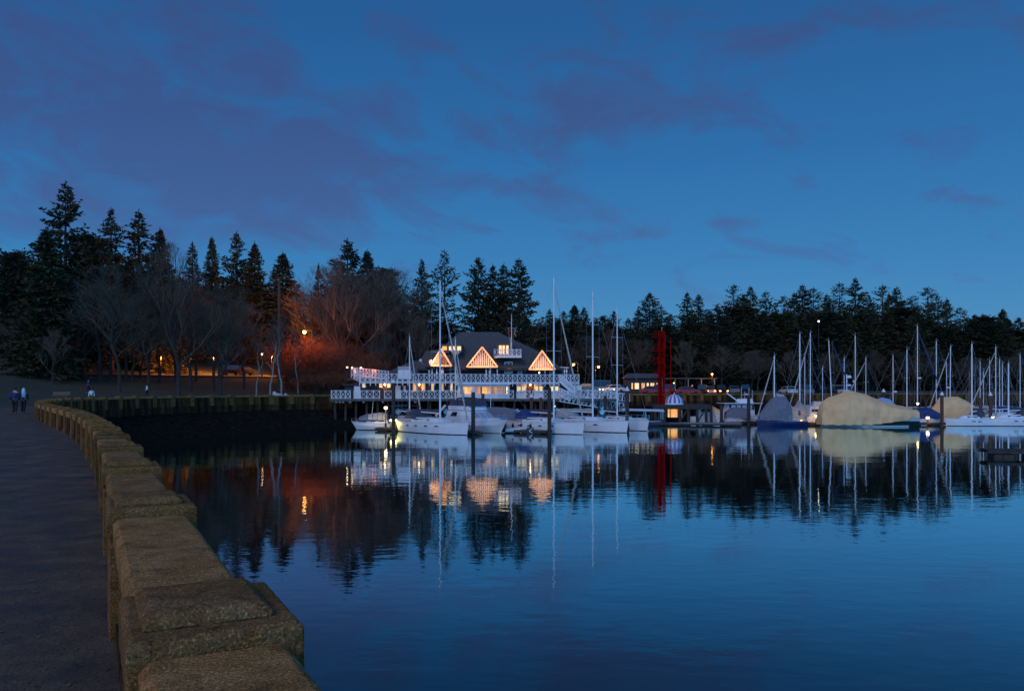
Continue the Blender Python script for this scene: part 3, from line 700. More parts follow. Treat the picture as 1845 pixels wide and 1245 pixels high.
# undergrowth along the foot of the wood
ug = MB(); r = random.Random(5)
for i in range(15000):
    s = r.uniform(S0 + 40, arc[-1] - 560); p, d, n = coast_at(s); left = p.x < 5
    o = r.uniform(64, 95) if left else r.uniform(36, 66); q = p + n * o
    if left and r.random() < .4: continue
    hh = r.random() ** 1.5 * (5.5 if left else 7.0) * (.6 + .6 * abs(mnoise.noise(Vector((q.x * .09, q.y * .09, 0)))) * 1.6)
    z = prof(o, p.x) + hh; l = r.uniform(.3, .8); a = r.uniform(0, 6.28); e = Vector((math.cos(a), math.sin(a) * .5, r.uniform(-.2, 1))) * l; f_ = Vector((-math.sin(a), math.cos(a), r.uniform(-.6, .6))) * l * .5; c0 = Vector((q.x, q.y, z))
    ug.add([c0 - f_, c0 + e, c0 + f_], [(0, 1, 2)])
M['brush'] = mat('undergrowth', (.028, .026, .018), .95, var=.5, vscale=.12, spec=.1)
tag(ug.build('undergrowth', M['brush']), 'dark tangle of undergrowth along the foot of the wood', 'undergrowth', kind='stuff')
# ---------------------------------------------------------------- the rowing club
BY = 104.0
club = empty('club_building', (PX(840, BY), BY, 3.4), 0, 'dark two-storey waterside clubhouse with white criss-cross balconies, lit gables and shingle roof', 'clubhouse')
def B(px, py, Y=BY): return P(px, py, Y)
def bx(mb, px0, px1, py0, py1, Y0, Y1, Yr=None, mi=None):
    """box whose front face at depth Y0 fills the pixel rectangle; Y1 is its back"""
    Yr = Yr or Y0
    x0, x1 = PX(px0, Yr), PX(px1, Yr); z1, z0 = PZ(py0, Yr), PZ(py1, Yr)
    mb.box(((x0 + x1) / 2, (Y0 + Y1) / 2, (z0 + z1) / 2), (x1 - x0, Y1 - Y0, z1 - z0), mi=mi)
def railing(mb, p, q, h, n, t=.07, drop=.45):
    """white railing: posts running past the deck edge, two rails, an X in every panel, pale boards behind the foot"""
    p, q = Vector(p), Vector(q)
    for i in range(n + 1):
        c = p.lerp(q, i / n); mb.beam(c + Vector((0, 0, -drop)), c + Vector((0, 0, h + .08)), .09, .09)
    up = Vector((0, 0, h)); lo = Vector((0, 0, .12))
    mb.beam(p + up, q + up, .09, .07); mb.beam(p + lo, q + lo, .06, .07); mb.beam(p - Vector((0, 0, .05)), q - Vector((0, 0, .05)), .06, .14)
    for i in range(n):
        a = p.lerp(q, i / n); b_ = p.lerp(q, (i + 1) / n)
        mb.beam(a + lo, b_ + up, .03, .05); mb.beam(a + up, b_ + lo, .035, .05)
def part(mb, name, m, parent=club, smooth=False): return mb.build(name, m, parent, smooth=smooth, rel=True)

LD = PZ(718, 102)         # lower deck level
UD = PZ(688.5, 102)       # upper deck level
# walls
b = MB(); bx(b, 637, 1046, 690, 720, BY, BY + 12); part(b, 'lower_wall', M['charcoal'])
b = MB(); bx(b, 752, 1030, 662, 690, 107.5, 119); part(b, 'upper_wall', M['charcoal'])
b = MB(); bx(b, 621, 640, 694, 720, BY + .6, BY + 5); bx(b, 617, 641, 692, 694.5, BY + .2, BY + 5.5); part(b, 'side_shed', M['charcoal'])
# decks
b = MB(); b.box(((PX(597, 102) + PX(1112, 102)) / 2, 103.5, LD - .16), (PX(1112, 102) - PX(597, 102), 4.4, .3)); part(b, 'lower_deck', M['dock'])
b = MB(); b.box(((PX(650, 102.6) + PX(1010, 102.6)) / 2, 106.5, UD - .09), (PX(1010, 102.6) - PX(650, 102.6), 7.8, .14)); part(b, 'upper_deck', M['charcoal'])
b = MB(); b.box(((PX(1012, 103.5) + PX(1043, 103.5)) / 2, 106.2, PZ(690, 103.5) - .1), (PX(1043, 103.5) - PX(1012, 103.5), 5, .2)); part(b, 'stair_landing', M['white'])
b = MB(); p_ = P(648, 671.5, 102.5); q_ = P(1008, 675, 102.5)
railing(b, (p_.x, 102.5, UD), (PX(822, 102.5), 102.5, UD), 1.05, 18); part(b, 'upper_railing', M['white'])
b = MB(); railing(b, (PX(824, 102.5), 102.3, UD - .05), (PX(1007, 102.5), 102.3, UD - .12), 1.05, 22); part(b, 'upper_railing', M['white'])
b = MB(); railing(b, (PX(1013, 103.4), 103.4, PZ(689, 103.4)), (PX(1043, 103.4), 103.4, PZ(689, 103.4)), 1.0, 4); part(b, 'landing_railing', M['white'])
# the walkway that climbs back to the shore on the left, lit orange
b = MB(); A_ = P(633, 675, 112); C_ = P(700, 683, 104); railing(b, A_, C_, 1.0, 12); part(b, 'walkway_railing', M['white'])
b = MB(); railing(b, P(650, 684, 102.5), P(637, 677, 110), 1.0, 5); part(b, 'walkway_railing', M['white'])
b = MB(); b.beam(P(640, 683, 113), P(675, 686, 106), 2.4, .15); part(b, 'walkway_deck', M['dock'])
# lower railings in separate runs
for a0, a1, n in ((597, 631, 4), (638, 684, 4), (693, 706, 1), (712, 824, 11), (895, 925, 3), (935, 955, 2), (960, 972, 1), (978, 988, 1), (1002, 1058, 5), (1060, 1110, 5)):
    b = MB(); railing(b, (PX(a0, 101.6), 101.6, LD), (PX(a1, 101.6), 101.6, LD), 1.0, n, drop=.3); part(b, 'lower_railing', M['white'])
# piles under the deck, each one a part
for i, px in enumerate(range(604, 1110, 19)):
    for Y in (102.2, 105.0):
        b = MB(); b.bar((PX(px, Y) + rnd.uniform(-.2, .2), Y, -1.5), (PX(px, Y), Y, LD - .3), .17, .15, 8); part(b, 'support_pile', M['pile'])
b = MB()
for px in (606, 612, 618, 631, 655, 690, 748): b.ball(P(px, 724, 102), .18)
part(b, 'white_float', M['fender'])
# windows, doors and white panels of the lower storey
def window(px0, px1, py0, py1, m, Y=BY, bars=(1, 1), fr=.09, parent=club):
    f = MB(); x0, x1, z0, z1 = PX(px0, Y), PX(px1, Y), PZ(py1, Y), PZ(py0, Y); y = Y - .03
    for a in (x0, x1): f.box((a, y, (z0 + z1) / 2), (fr, .1, z1 - z0 + fr))
    for a in (z0, z1): f.box(((x0 + x1) / 2, y - .004, a), (x1 - x0 + fr * .98, .1, fr))
    for i in range(1, bars[0] + 1): f.box((x0 + (x1 - x0) * i / (bars[0] + 1), y, (z0 + z1) / 2), (.04, .05, z1 - z0))
    for i in range(1, bars[1] + 1): f.box(((x0 + x1) / 2, y + .005, z0 + (z1 - z0) * i / (bars[1] + 1)), (x1 - x0, .05, .04))
    fo = f.build('window', M['white'], parent, rel=True)
    p2 = MB(); p2.box(((x0 + x1) / 2, y + .01, (z0 + z1) / 2), (x1 - x0 - fr, .03, z1 - z0 - fr))
    po = p2.build('pane', m, None); po.parent = fo; po.location = -Vector(parent.location); return fo
# curtain-streaked lit glass
def curtain(name, a, b_, s):
    m = bpy.data.materials.new(name); m.use_nodes = True; t = m.node_tree; bs = t.nodes['Principled BSDF']
    c = t.nodes.new('ShaderNodeTexCoord'); mp_ = t.nodes.new('ShaderNodeMapping'); mp_.inputs['Scale'].default_value = (2.2, 1, .5); t.links.new(c.outputs['Object'], mp_.inputs[0])
    n = t.nodes.new('ShaderNodeTexNoise'); n.inputs['Scale'].default_value = 1.6; n.inputs['Detail'].default_value = 3; t.links.new(mp_.outputs[0], n.inputs['Vector'])
    r_ = ramp(t, [(.36, a), (.62, b_)]); t.links.new(n.outputs['Fac'], r_.inputs[0]); t.links.new(r_.outputs[0], bs.inputs['Emission Color']); bs.inputs['Emission Strength'].default_value = s
    bs.inputs['Base Color'].default_value = (.3, .2, .1, 1); return m
M['room'] = curtain('lit_room', (.65, .20, .04), (1, .58, .22), 1.0)
M['room_dim'] = curtain('dim_room', (.30, .10, .06), (.9, .42, .2), .55)
M['office'] = curtain('lit_office', (.8, .45, .14), (1, .74, .36), 1.05)
for a0, a1, m_ in ((653, 659, 'lit_pale'), (683.5, 688.5, 'lit_pale'), (698.5, 703.5, 'lit_pale')): window(a0, a1, 689.5, 698, M[m_], bars=(1, 1))
for a0, a1, m_ in ((744.5, 749.5, 'room'), (760.5, 765.5, 'room'), (777, 782, 'office'), (795, 799.5, 'room'), (811, 816, 'office')): window(a0, a1, 689.5, 705, M[m_], bars=(0, 2))
b = MB(); bx(b, 638, 649, 696, 718, BY - .05, BY + .1); part(b, 'white_door', M['white'])
b = MB(); bx(b, 712.5, 721.5, 695, 718, BY - .05, BY + .1); part(b, 'white_door', M['white'])
b = MB(); bx(b, 727, 731, 695, 706, BY - .05, BY + .1); part(b, 'white_panel', M['white'])
for px in (693.5, 755, 955.5):      # lit doorways with an arched lamp glow
    b = MB(); bx(b, px - 3.6, px + 3.6, 695, 719, BY - .02, BY + .12); dr = part(b, 'lit_door', M['pile_brown'])
    l = MB(); l.ball(P(px, 692.8, BY - .35), .13); lo_ = l.build('door_lamp', M['bulb_warm'], None); lo_.parent = dr; lo_.location = -Vector(club.location)
    point_light('door_light', P(px, 694.5, BY - .5), 40, (1, .42, .10), .12, club)
# bay with awning-like fascia
b = MB(); bx(b, 825, 918, 692.6, 696.6, BY - 1.6, BY); part(b, 'bay_fascia', M['white'])
b = MB(); bx(b, 821, 921, 691.2, 692.6, BY - 1.9, BY); part(b, 'bay_cornice', M['white'])
b = MB(); bx(b, 825, 918, 709.5, 719, BY - 1.6, BY - .1); part(b, 'bay_skirt', M['white'])
b = MB(); bx(b, 825, 829, 697, 709.5, BY - 1.6, BY - .1); bx(b, 915, 918, 697, 709.5, BY - 1.6, BY - .1); bx(b, 854.5, 857, 697, 709.5, BY - 1.62, BY - 1.45); part(b, 'bay_corner', M['white'])
for a0, a1, m_ in ((833, 843, 'room'), (843, 854, 'room'), (857, 866, 'room_dim'), (868, 884, 'room'), (884, 910, 'room_dim'), (911.5, 915, 'lit_pale')):
    b = MB(); bx(b, a0 + .15, a1 - .15, 697, 709.5, BY - 1.5, BY - 1.45); part(b, 'bay_window', M[m_])
# three white panels with office windows
for a0, a1 in ((930, 948.5), (962, 979.5), (991, 1008)):
    b = MB(); bx(b, a0, a1, 691.5, 719, BY - .16, BY - .05); part(b, 'white_panel', M['white'])
    w_ = (a1 - a0) / 2
    for q0 in (a0 + 1.6, a0 + w_ + .7): window(q0, q0 + w_ - 2.6, 696, 705, M['office'] if a0 < 990 else M['lit_pale'], Y=BY - .2, bars=(1 if a0 < 950 else 0, 0), fr=.05)
# main roof
def hip(mb, x0, x1, y0, y1, ze, rx0, rx1, ry, zr, ov=.0, mi=None):
    c = [(x0, y0, ze), (x1, y0, ze), (x1, y1, ze), (x0, y1, ze), (rx0, ry, zr), (rx1, ry, zr)]
    mb.add(c, [(0, 1, 5, 4), (1, 2, 5), (2, 3, 4, 5), (3, 0, 4), (3, 2, 1, 0)], mi)
RY = 113.0; ze = PZ(664, 106.2); zr = PZ(598.5, RY)
xe0, xe1 = PX(752, 106.2), PX(1012, 106.2)
b = MB()
# two pitches: steep upper, flared lower
zm = PZ(640, 108.5); xm0, xm1 = PX(782, 108.5), PX(985, 108.5)
b.loft([[(xe0, 106.2, ze), (xe1, 106.2, ze), (xe1, 120, ze), (xe0, 120, ze)], [(xm0, 108.5, zm), (xm1, 108.5, zm), (xm1, 117.7, zm), (xm0, 117.7, zm)],
        [(PX(820, RY), RY - .6, zr - .6), (PX(912, RY), RY - .6, zr - .6), (PX(912, RY), RY + .6, zr - .6), (PX(820, RY), RY + .6, zr - .6)],
        [(PX(834, RY), RY - .15, zr), (PX(898, RY), RY - .15, zr), (PX(898, RY), RY + .15, zr), (PX(834, RY), RY + .15, zr)]])
part(b, 'roof', M['roof'])
b = MB(); b.box(((xe0 + xe1) / 2, 113.1, ze - .14), (xe1 - xe0 + .2, 14.0, .22)); part(b, 'eave', M['charcoal'])
b = MB()
x0, x1 = PX(688, 107), PX(778, 107); za = PZ(676, 107); zb_ = PZ(650, 111)
b.add([(x0, 106.6, za), (x1, 106.6, za), (x1, 111, zb_), (PX(742, 111), 111, zb_), (x0, 118, za), (x1, 118, za)], [(0, 1, 2, 3), (0, 3, 4), (3, 2, 5, 4)]); part(b, 'side_roof', M['roof'])
b = MB(); bx(b, 700, 770, 676, 690, 107.2, 117); part(b, 'side_wall', M['charcoal'])
# gables with boards lit by strings of lights
M['boards'] = mat('gable_boards', (.72, .58, .50), .6)
def gable(pxl, pxr, pyb, pxa, pya, Y, depth=6, yaw=0, rope_l=True):
    cx = PX(pxa, Y); base = Vector((cx, Y, PZ(pyb, Y))); hw = (PX(pxr, Y) - PX(pxl, Y)) / 2 / math.cos(yaw); H = PZ(pya, Y) - base.z
    g_ = empty('gable', base); g_.parent = club; g_.location = base - Vector(club.location); g_.rotation_euler = (0, 0, yaw)
    r_ = MB(); o = .35
    r_.add([(-hw - o, -.45, -.15), (0, -.45, H + .12), (hw + o, -.45, -.15), (hw + o, depth, -.15), (0, depth, H + .12), (-hw - o, depth, -.15)], [(0, 1, 4, 5), (1, 2, 3, 4), (0, 5, 3, 2)])
    r_.add([(-hw - o, -.45, -.27), (0, -.45, H), (hw + o, -.45, -.27), (hw + o, depth, -.27), (0, depth, H), (-hw - o, depth, -.27)], [(5, 4, 1, 0), (4, 3, 2, 1)])
    r_.build('gable_roof', M['roof'], g_)
    w_ = MB(); w_.add([(-hw, 0, 0), (hw, 0, 0), (0, 0, H - .1), (-hw, .1, 0), (hw, .1, 0), (0, .1, H - .1)], [(0, 1, 2), (5, 4, 3), (0, 3, 4, 1)]); w_.build('gable_wall', M['roof'], g_)
    p_ = MB(); n = 13
    for i in range(n):
        x = -hw + (i + .5) * 2 * hw / n; hh = (H - .25) * (1 - abs(x) / hw)
        if hh > .2: p_.box((x, -.05, hh / 2 + .05), (2 * hw / n * .62, .08, hh))
    p_.build('gable_boards', M['boards'], g_)
    f_ = MB(); f_.beam((-hw - .25, -.5, -.08), (0, -.5, H + .16), .10, .20); f_.beam((0, -.5, H + .16), (hw + .25, -.5, -.08), .10, .20); f_.beam((-hw - .2, -.5, -.12), (hw + .2, -.5, -.12), .12, .16); f_.build('bargeboard', M['boards'], g_)
    e_ = MB(); e_.beam((-hw - .1, -.42, -.02), (0, -.42, H - .02), .03, .06); e_.beam((0, -.42, H - .02), (hw + .1, -.42, -.02), .03, .06); e_.beam((-hw, -.42, .03), (hw, -.42, .03), .03, .05)
    e_.build('light_string', M['rope'], g_)
    f2 = MB(); f2.beam((-hw - .28, -.58, -.10), (0, -.58, H + .16), .03, .10); f2.beam((0, -.58, H + .16), (hw + .28, -.58, -.10), .03, .10); f2.beam((-hw - .2, -.58, -.14), (hw + .2, -.58, -.14), .03, .06); f2.build('light_string', M['rope'], g_)
    for lx_ in (-hw * .55, hw * .55, 0): point_light('gable_light', club.location + g_.location + Vector((lx_, -1.3, .5)), 58, (1, .43, .14), .2, club)
    return g_
gable(844, 893, 660, 869, 627.5, 105.4)
gable(956, 996, 664.5, 976.5, 634, 105.4)
gable(781, 811, 658, 792.5, 630.5, 105.6, yaw=R(24))
b = MB(); b.add([P(781, 645, 106.2), P(800, 645, 105.2), P(801, 662, 105.2), P(781, 652, 106.4)], [(0, 3, 2, 1)]); b.lathe(P(776.5, 653, 105.6), [(.01, -.02)], 3); part(b, 'lit_gable_side', M['pile_brown'])
point_light('gable_side_light', P(786, 650, 104.6), 7, (1, .3, .06), .2, club)
b = MB(); c0 = P(776.5, 653, 104.6); b.loft([[(c0.x + .26 * math.cos(k * .524), yy, c0.z + .38 * math.sin(k * .524)) for k in range(12)] for yy in (c0.y, c0.y + .1)]); b.bar((c0.x, c0.y + .1, c0.z), (c0.x + .3, c0.y + 1.5, c0.z - .8), .04); part(b, 'satellite_dish', M['white'])
# dormers
b = MB(); bx(b, 795, 832, 620, 633, 108.0, 112); part(b, 'dormer', M['roof'])
for a0, a1, m_ in ((797, 805, 'lit_orange'), (809, 812.5, 'lit_pale'), (813.5, 822, 'lit'), (824, 830.5, 'lit')):
    b = MB(); bx(b, a0, a1, 624, 631, 107.9, 108.1); part(b, 'dormer_window', M[m_])
b = MB(); x0, x1 = PX(808, 106.6), PX(832, 106.6); zt = PZ(631, 106.6); zl = PZ(638.5, 106.6)
b.loft([[(x0 + .5, 107.2, zl), (x0 + .8, 106.9, zl), (x1 - .8, 106.9, zl), (x1 - .5, 107.2, zl), (x1 - .6, 108.4, zl), (x0 + .6, 108.4, zl)], [(x0, 107.2, zt), (x0 + .3, 106.5, zt), (x1 - .3, 106.5, zt), (x1, 107.2, zt), (x1, 108.4, zt), (x0, 108.4, zt)]]); part(b, 'half_round_balcony', M['white'])
b = MB(); bx(b, 893, 925, 619, 642, 107.6, 112); part(b, 'dormer', M['roof'])
for a0, a1 in ((899, 904), (905.3, 909.7), (911.8, 916.3)):
    b = MB(); bx(b, a0, a1, 622.5, 638, 107.45, 107.7); part(b, 'dormer_window', M['lit'])
b = MB(); zf = PZ(641.5, 105.4); railing(b, (PX(894, 105.4), 105.4, zf), (PX(938.5, 105.4), 105.4, zf), .85, 6, drop=.05); railing(b, (PX(890, 106.4), 107.3, zf + .1), (PX(894, 105.4), 105.4, zf), .85, 2, drop=.3); part(b, 'balcony_railing', M['white'])
b = MB(); b.box(((PX(892, 105.4) + PX(939, 105.4)) / 2, 106.5, zf - .12), (3.55, 2.3, .18)); part(b, 'balcony_floor', M['white'])
window(909.5, 923, 652.5, 672, M['glass'], Y=106.9, bars=(1, 1)); b = MB(); bx(b, 913.5, 921, 664, 667, 106.7, 106.85); part(b, 'lit_window_strip', M['lit_orange'])
window(933.5, 940.5, 666, 674, M['glass'], Y=107.2, bars=(0, 0)); window(990, 995.5, 669, 674, M['glass'], Y=107.2, bars=(0, 0))
# flagpole with crosstree and signal flags, on the balcony
fp = empty('flagpole', P(921, 641, 105.7), 0, 'white flagpole with crosstree and small red signal flags rising from the roof balcony', 'flagpole')
b = MB(); z0 = fp.location.z; tp = PZ(566, 105.7); b.bar((0, 0, 0), (0, 0, (tp - z0) * .45), .09, .07); b.bar((.05, 0, (tp - z0) * .42), (.05, 0, tp - z0), .06, .03); b.build('pole', M['white'], fp)
b = MB(); zc = PZ(591, 105.7) - z0; b.beam((-.45, 0, zc), (.45, 0, zc), .04, .04); b.bar((-.42, 0, zc), (-.1, 0, .9), .012); b.bar((.42, 0, zc), (.1, 0, .9), .012); b.build('crosstree', M['wire'], fp)
for sx, m_ in ((-.42, 'cloth_red'), (.42, 'teak')):
    b = MB(); b.loft([[(sx + .12 * math.sin(k * 2), .04 * math.cos(k), zc - .15 - k * .22), (sx + .2 + .1 * math.sin(k * 2 + 1), -.05, zc - .25 - k * .22), (sx + .08, .02, zc - .3 - k * .22)] for k in range(5)]); b.build('signal_flag', M[m_], fp)
# rooftop box, white mast on the roof, pergola bar
b = MB(); bx(b, 717, 740, 667, 683, 105, 106.6); part(b, 'rooftop_box', M['white'])
b = MB()
for k in range(4): bx(b, 717, 740, 660.5 + k * 1.8, 661.3 + k * 1.8, 105, 105.05)
bx(b, 717, 717.7, 660, 668, 105, 105.1); bx(b, 730, 730.7, 660, 668, 105, 105.1); bx(b, 739.3, 740, 660, 668, 105, 105.1); part(b, 'rooftop_slats', M['white'])
b = MB(); b.beam(P(996, 661, 108), P(1025, 662.5, 107), .12, .14); part(b, 'roof_beam', M['white'])
b = MB(); b.ball(P(758, 649.5, 108), .22); b.bar(P(758, 649, 108), P(764, 660, 108), .03); part(b, 'roof_vent', M['white'])
for px in (773, 778.5, 787, 795, 798, 876, 882, 896, 982, 1017, 1021):
    b = MB(); b.bar(P(px, 684, 105.5), P(px, 662 + (px * 7 % 6), 105.5), .05); b.box(P(px, 668 + (px % 4), 105.5), (.18, .18, .25)); part(b, 'patio_heater_post', M['white'])
b = MB(); b.ball(P(971.5, 671.5, 105), .10); part(b, 'terrace_lamp', M['bulb_warm'])
# stairs at the right end
def stairs(a, b_, w_, n, nm='staircase'):
    mb = MB(); a, b_ = Vector(a), Vector(b_)
    for k in range(n):
        c = a.lerp(b_, (k + .5) / n); mb.box((c.x, c.y, c.z), (abs(b_.x - a.x) / n * 1.15 + .02, w_, .06))
    for s in (-1, 1):
        o = Vector((0, s * w_ / 2, 0)); mb.beam(a + o, b_ + o, .08, .25)
        up = Vector((0, 0, .95)); mb.beam(a + o + up, b_ + o + up, .07, .07)
        m_ = max(3, n // 2)
        for k in range(m_ + 1): c = a.lerp(b_, k / m_) + o; mb.beam(c, c + up, .06, .06)
        for k in range(m_):
            c = a.lerp(b_, k / m_) + o; d = a.lerp(b_, (k + 1) / m_) + o; mb.beam(c, d + up, .04, .05); mb.beam(c + up, d, .04, .05)
    part(mb, nm, M['white'])
stairs(P(1009, 688, 102.9), P(1038, 713, 102.9), 1.3, 14)
stairs(P(1008, 712, 102.0), P(1027, 721.5, 101.5), 1.2, 8)
b = MB(); bx(b, 1035, 1048, 694, 703, 103.6, 106); part(b, 'white_screen', M['white'])
b = MB(); bx(b, 1026, 1047, 706, 718, 103.6, 105); part(b, 'white_awning', M['canvas_clear'])
b = MB(); bx(b, 1047, 1053, 704, 720, 103.2, 103.6); part(b, 'blue_banner', M['canvas_blue'])
# walkway lamps at the left end
for i, (px, py, Y, wh_) in enumerate(((625.5, 662, 114, 'leftmost of the three at the club walkway'), (634.5, 662.5, 112, 'middle one of the three at the club walkway'), (650.5, 663, 110, 'nearest the first white balcony panel'))):
    c0 = P(px, py, Y); zb = P(px, 676, Y).z
    lo_ = empty('walkway_lamp', (c0.x, Y, zb), 0, 'small bright globe lamp, ' + wh_, 'lamp', 'globe lamps of the club walkway')
    b = MB(); b.bar((0, 0, 0), (0, 0, c0.z - zb - .1), .04); b.build('post', M['iron'], lo_)
    b = MB(); b.ball((0, 0, c0.z - zb), .115); b.build('globe', M['bulb_warm'], lo_)
point_light('walkway_light', P(642, 664, 108), 110, (1, .28, .12), .3)
point_light('walkway_light', P(670, 668, 106.5), 60, (1, .26, .12), .3)
# ---------------------------------------------------------------- boats
def hull_rings(L, Bm, fs, fb, tw=.72, plumb=0.0, flare=1.0, full=2.2, n=16, draft=.35):
    """stern at x=0, bow at x=L; returns rings (port deck edge .. keel .. starboard deck edge) and the deck edge"""
    rings = []; edge = []
    for k in range(n + 1):
        s = k / n
        hb = Bm / 2 * (tw + (1 - tw) * math.sin(min(1, s / .42) * math.pi / 2)) if s < .42 else Bm / 2 * max(0, 1 - ((s - .42) / .58) ** full)
        hb = max(hb, .025); sh = fs + (fb - fs) * s ** 1.7
        fl = 1 - (1 - flare) * s * s; r = []
        for (a, z) in ((1, sh), (.985, sh * .62), (.93 * (fl * .5 + .5), sh * .3), (.88 * fl, .07), (.84 * fl, -.02), (.5 * fl, -draft * .8), (0, -draft)):
            x = s * L + plumb * (max(z, 0) / fb - 1) * s ** 5 if plumb else s * L
            r.append((x, a * hb, z))
        r2 = r + [(x, -y, z) for x, y, z in reversed(r[:-1])]
        rings.append(r2); edge.append((r[0], r2[-1]))
    return rings, edge
def make_hull(root, L, Bm, fs, fb, m, stripe=None, deckm=None, **kw):
    rings, edge = hull_rings(L, Bm, fs, fb, **kw)
    b = MB(); nn = len(rings[0]); b.v = [p for r in rings for p in r]
    for k in range(len(rings) - 1):
        for i in range(nn - 1):
            b.f.append((k * nn + i, k * nn + i + 1, (k + 1) * nn + i + 1, (k + 1) * nn + i)); b.m.append(1 if i in (3, 8, 4, 7, 5, 6) else (2 if i in (0, 11) and stripe else 0))
    b.f.append(tuple(range(nn))); b.m.append(0); b.f.append(tuple(reversed(range((len(rings) - 1) * nn, len(rings) * nn)))); b.m.append(0)
    b.build('hull', [m, M['boot'], stripe or m], root, smooth=False)
    d = MB(); d.loft([[(a[0], a[1] * .985, a[2] - .03), (a[0], 0, a[2] + .04), (c[0], c[1] * .985, c[2] - .03)] for a, c in edge], closed=False, caps=False); d.build('deck', deckm or M['gel2'], root)
    t = MB()
    for s in (0, 1):
        for e0, e1 in zip(edge, edge[1:]): t.beam(e0[s], e1[s], .05, .07)
    t.build('toe_rail', M['wire'] if m is not M['gel'] else M['gel2'], root)
    return edge
def house(root, name, m, x0, x1, w0, w1, z0, z1, fr=.35, bk=.1, top=.86, n_=4):
    """cabin with raked front; x1 is the forward end"""
    def ring(xa, xb, k, z): 
        return [(xa, -w0 * k, z), (xa + (xb - xa) * .55, -w0 * k, z), (xb - .15, -w1 * k, z), (xb, -w1 * k * .6, z), (xb, w1 * k * .6, z), (xb - .15, w1 * k, z), (xa + (xb - xa) * .55, w0 * k, z), (xa, w0 * k, z)]
    b = MB(); h = z1 - z0; b.loft([ring(x0, x1, 1, z0), ring(x0 + bk * .6, x1 - fr * .6, .5 + top / 2, z0 + h * .6), ring(x0 + bk, x1 - fr, top, z1 - h * .08), ring(x0 + bk + .1, x1 - fr - .15, top * .88, z1)])
    return b.build(name, m, root)
def rails(root, edge, h=.6, s0=0, s1=1.0, nm='guard_rail'):
    b = MB(); n = len(edge); i0, i1 = int(s0 * (n - 1)), int(s1 * (n - 1))
    for side in (0, 1):
        pts = [Vector(edge[i][side]) for i in range(i0, i1 + 1)]
        for i, p in enumerate(pts):
            if i % 2 == 0: b.bar(p, p + Vector((0, 0, h)), .016, n=4)
        for hh in (h, h * .5): b.path([p + Vector((0, 0, hh)) for p in pts], .010, 4)
    b.build(nm, M['steel'], root)
def fenders(root, edge, idx, m='rubber', side=1):
    for i in idx:
        p = Vector(edge[i][side]); b = MB(); sg = 1 if side == 0 else -1
        b.lathe((p.x, p.y + sg * .12, p.z - .75), [(.02, 0), (.10, .06), (.12, .3), (.10, .52), (.02, .58)], 8); b.bar((p.x, p.y + sg * .08, p.z - .2), (p.x, p.y, p.z), .012, n=4); b.build('fender', M[m], root)

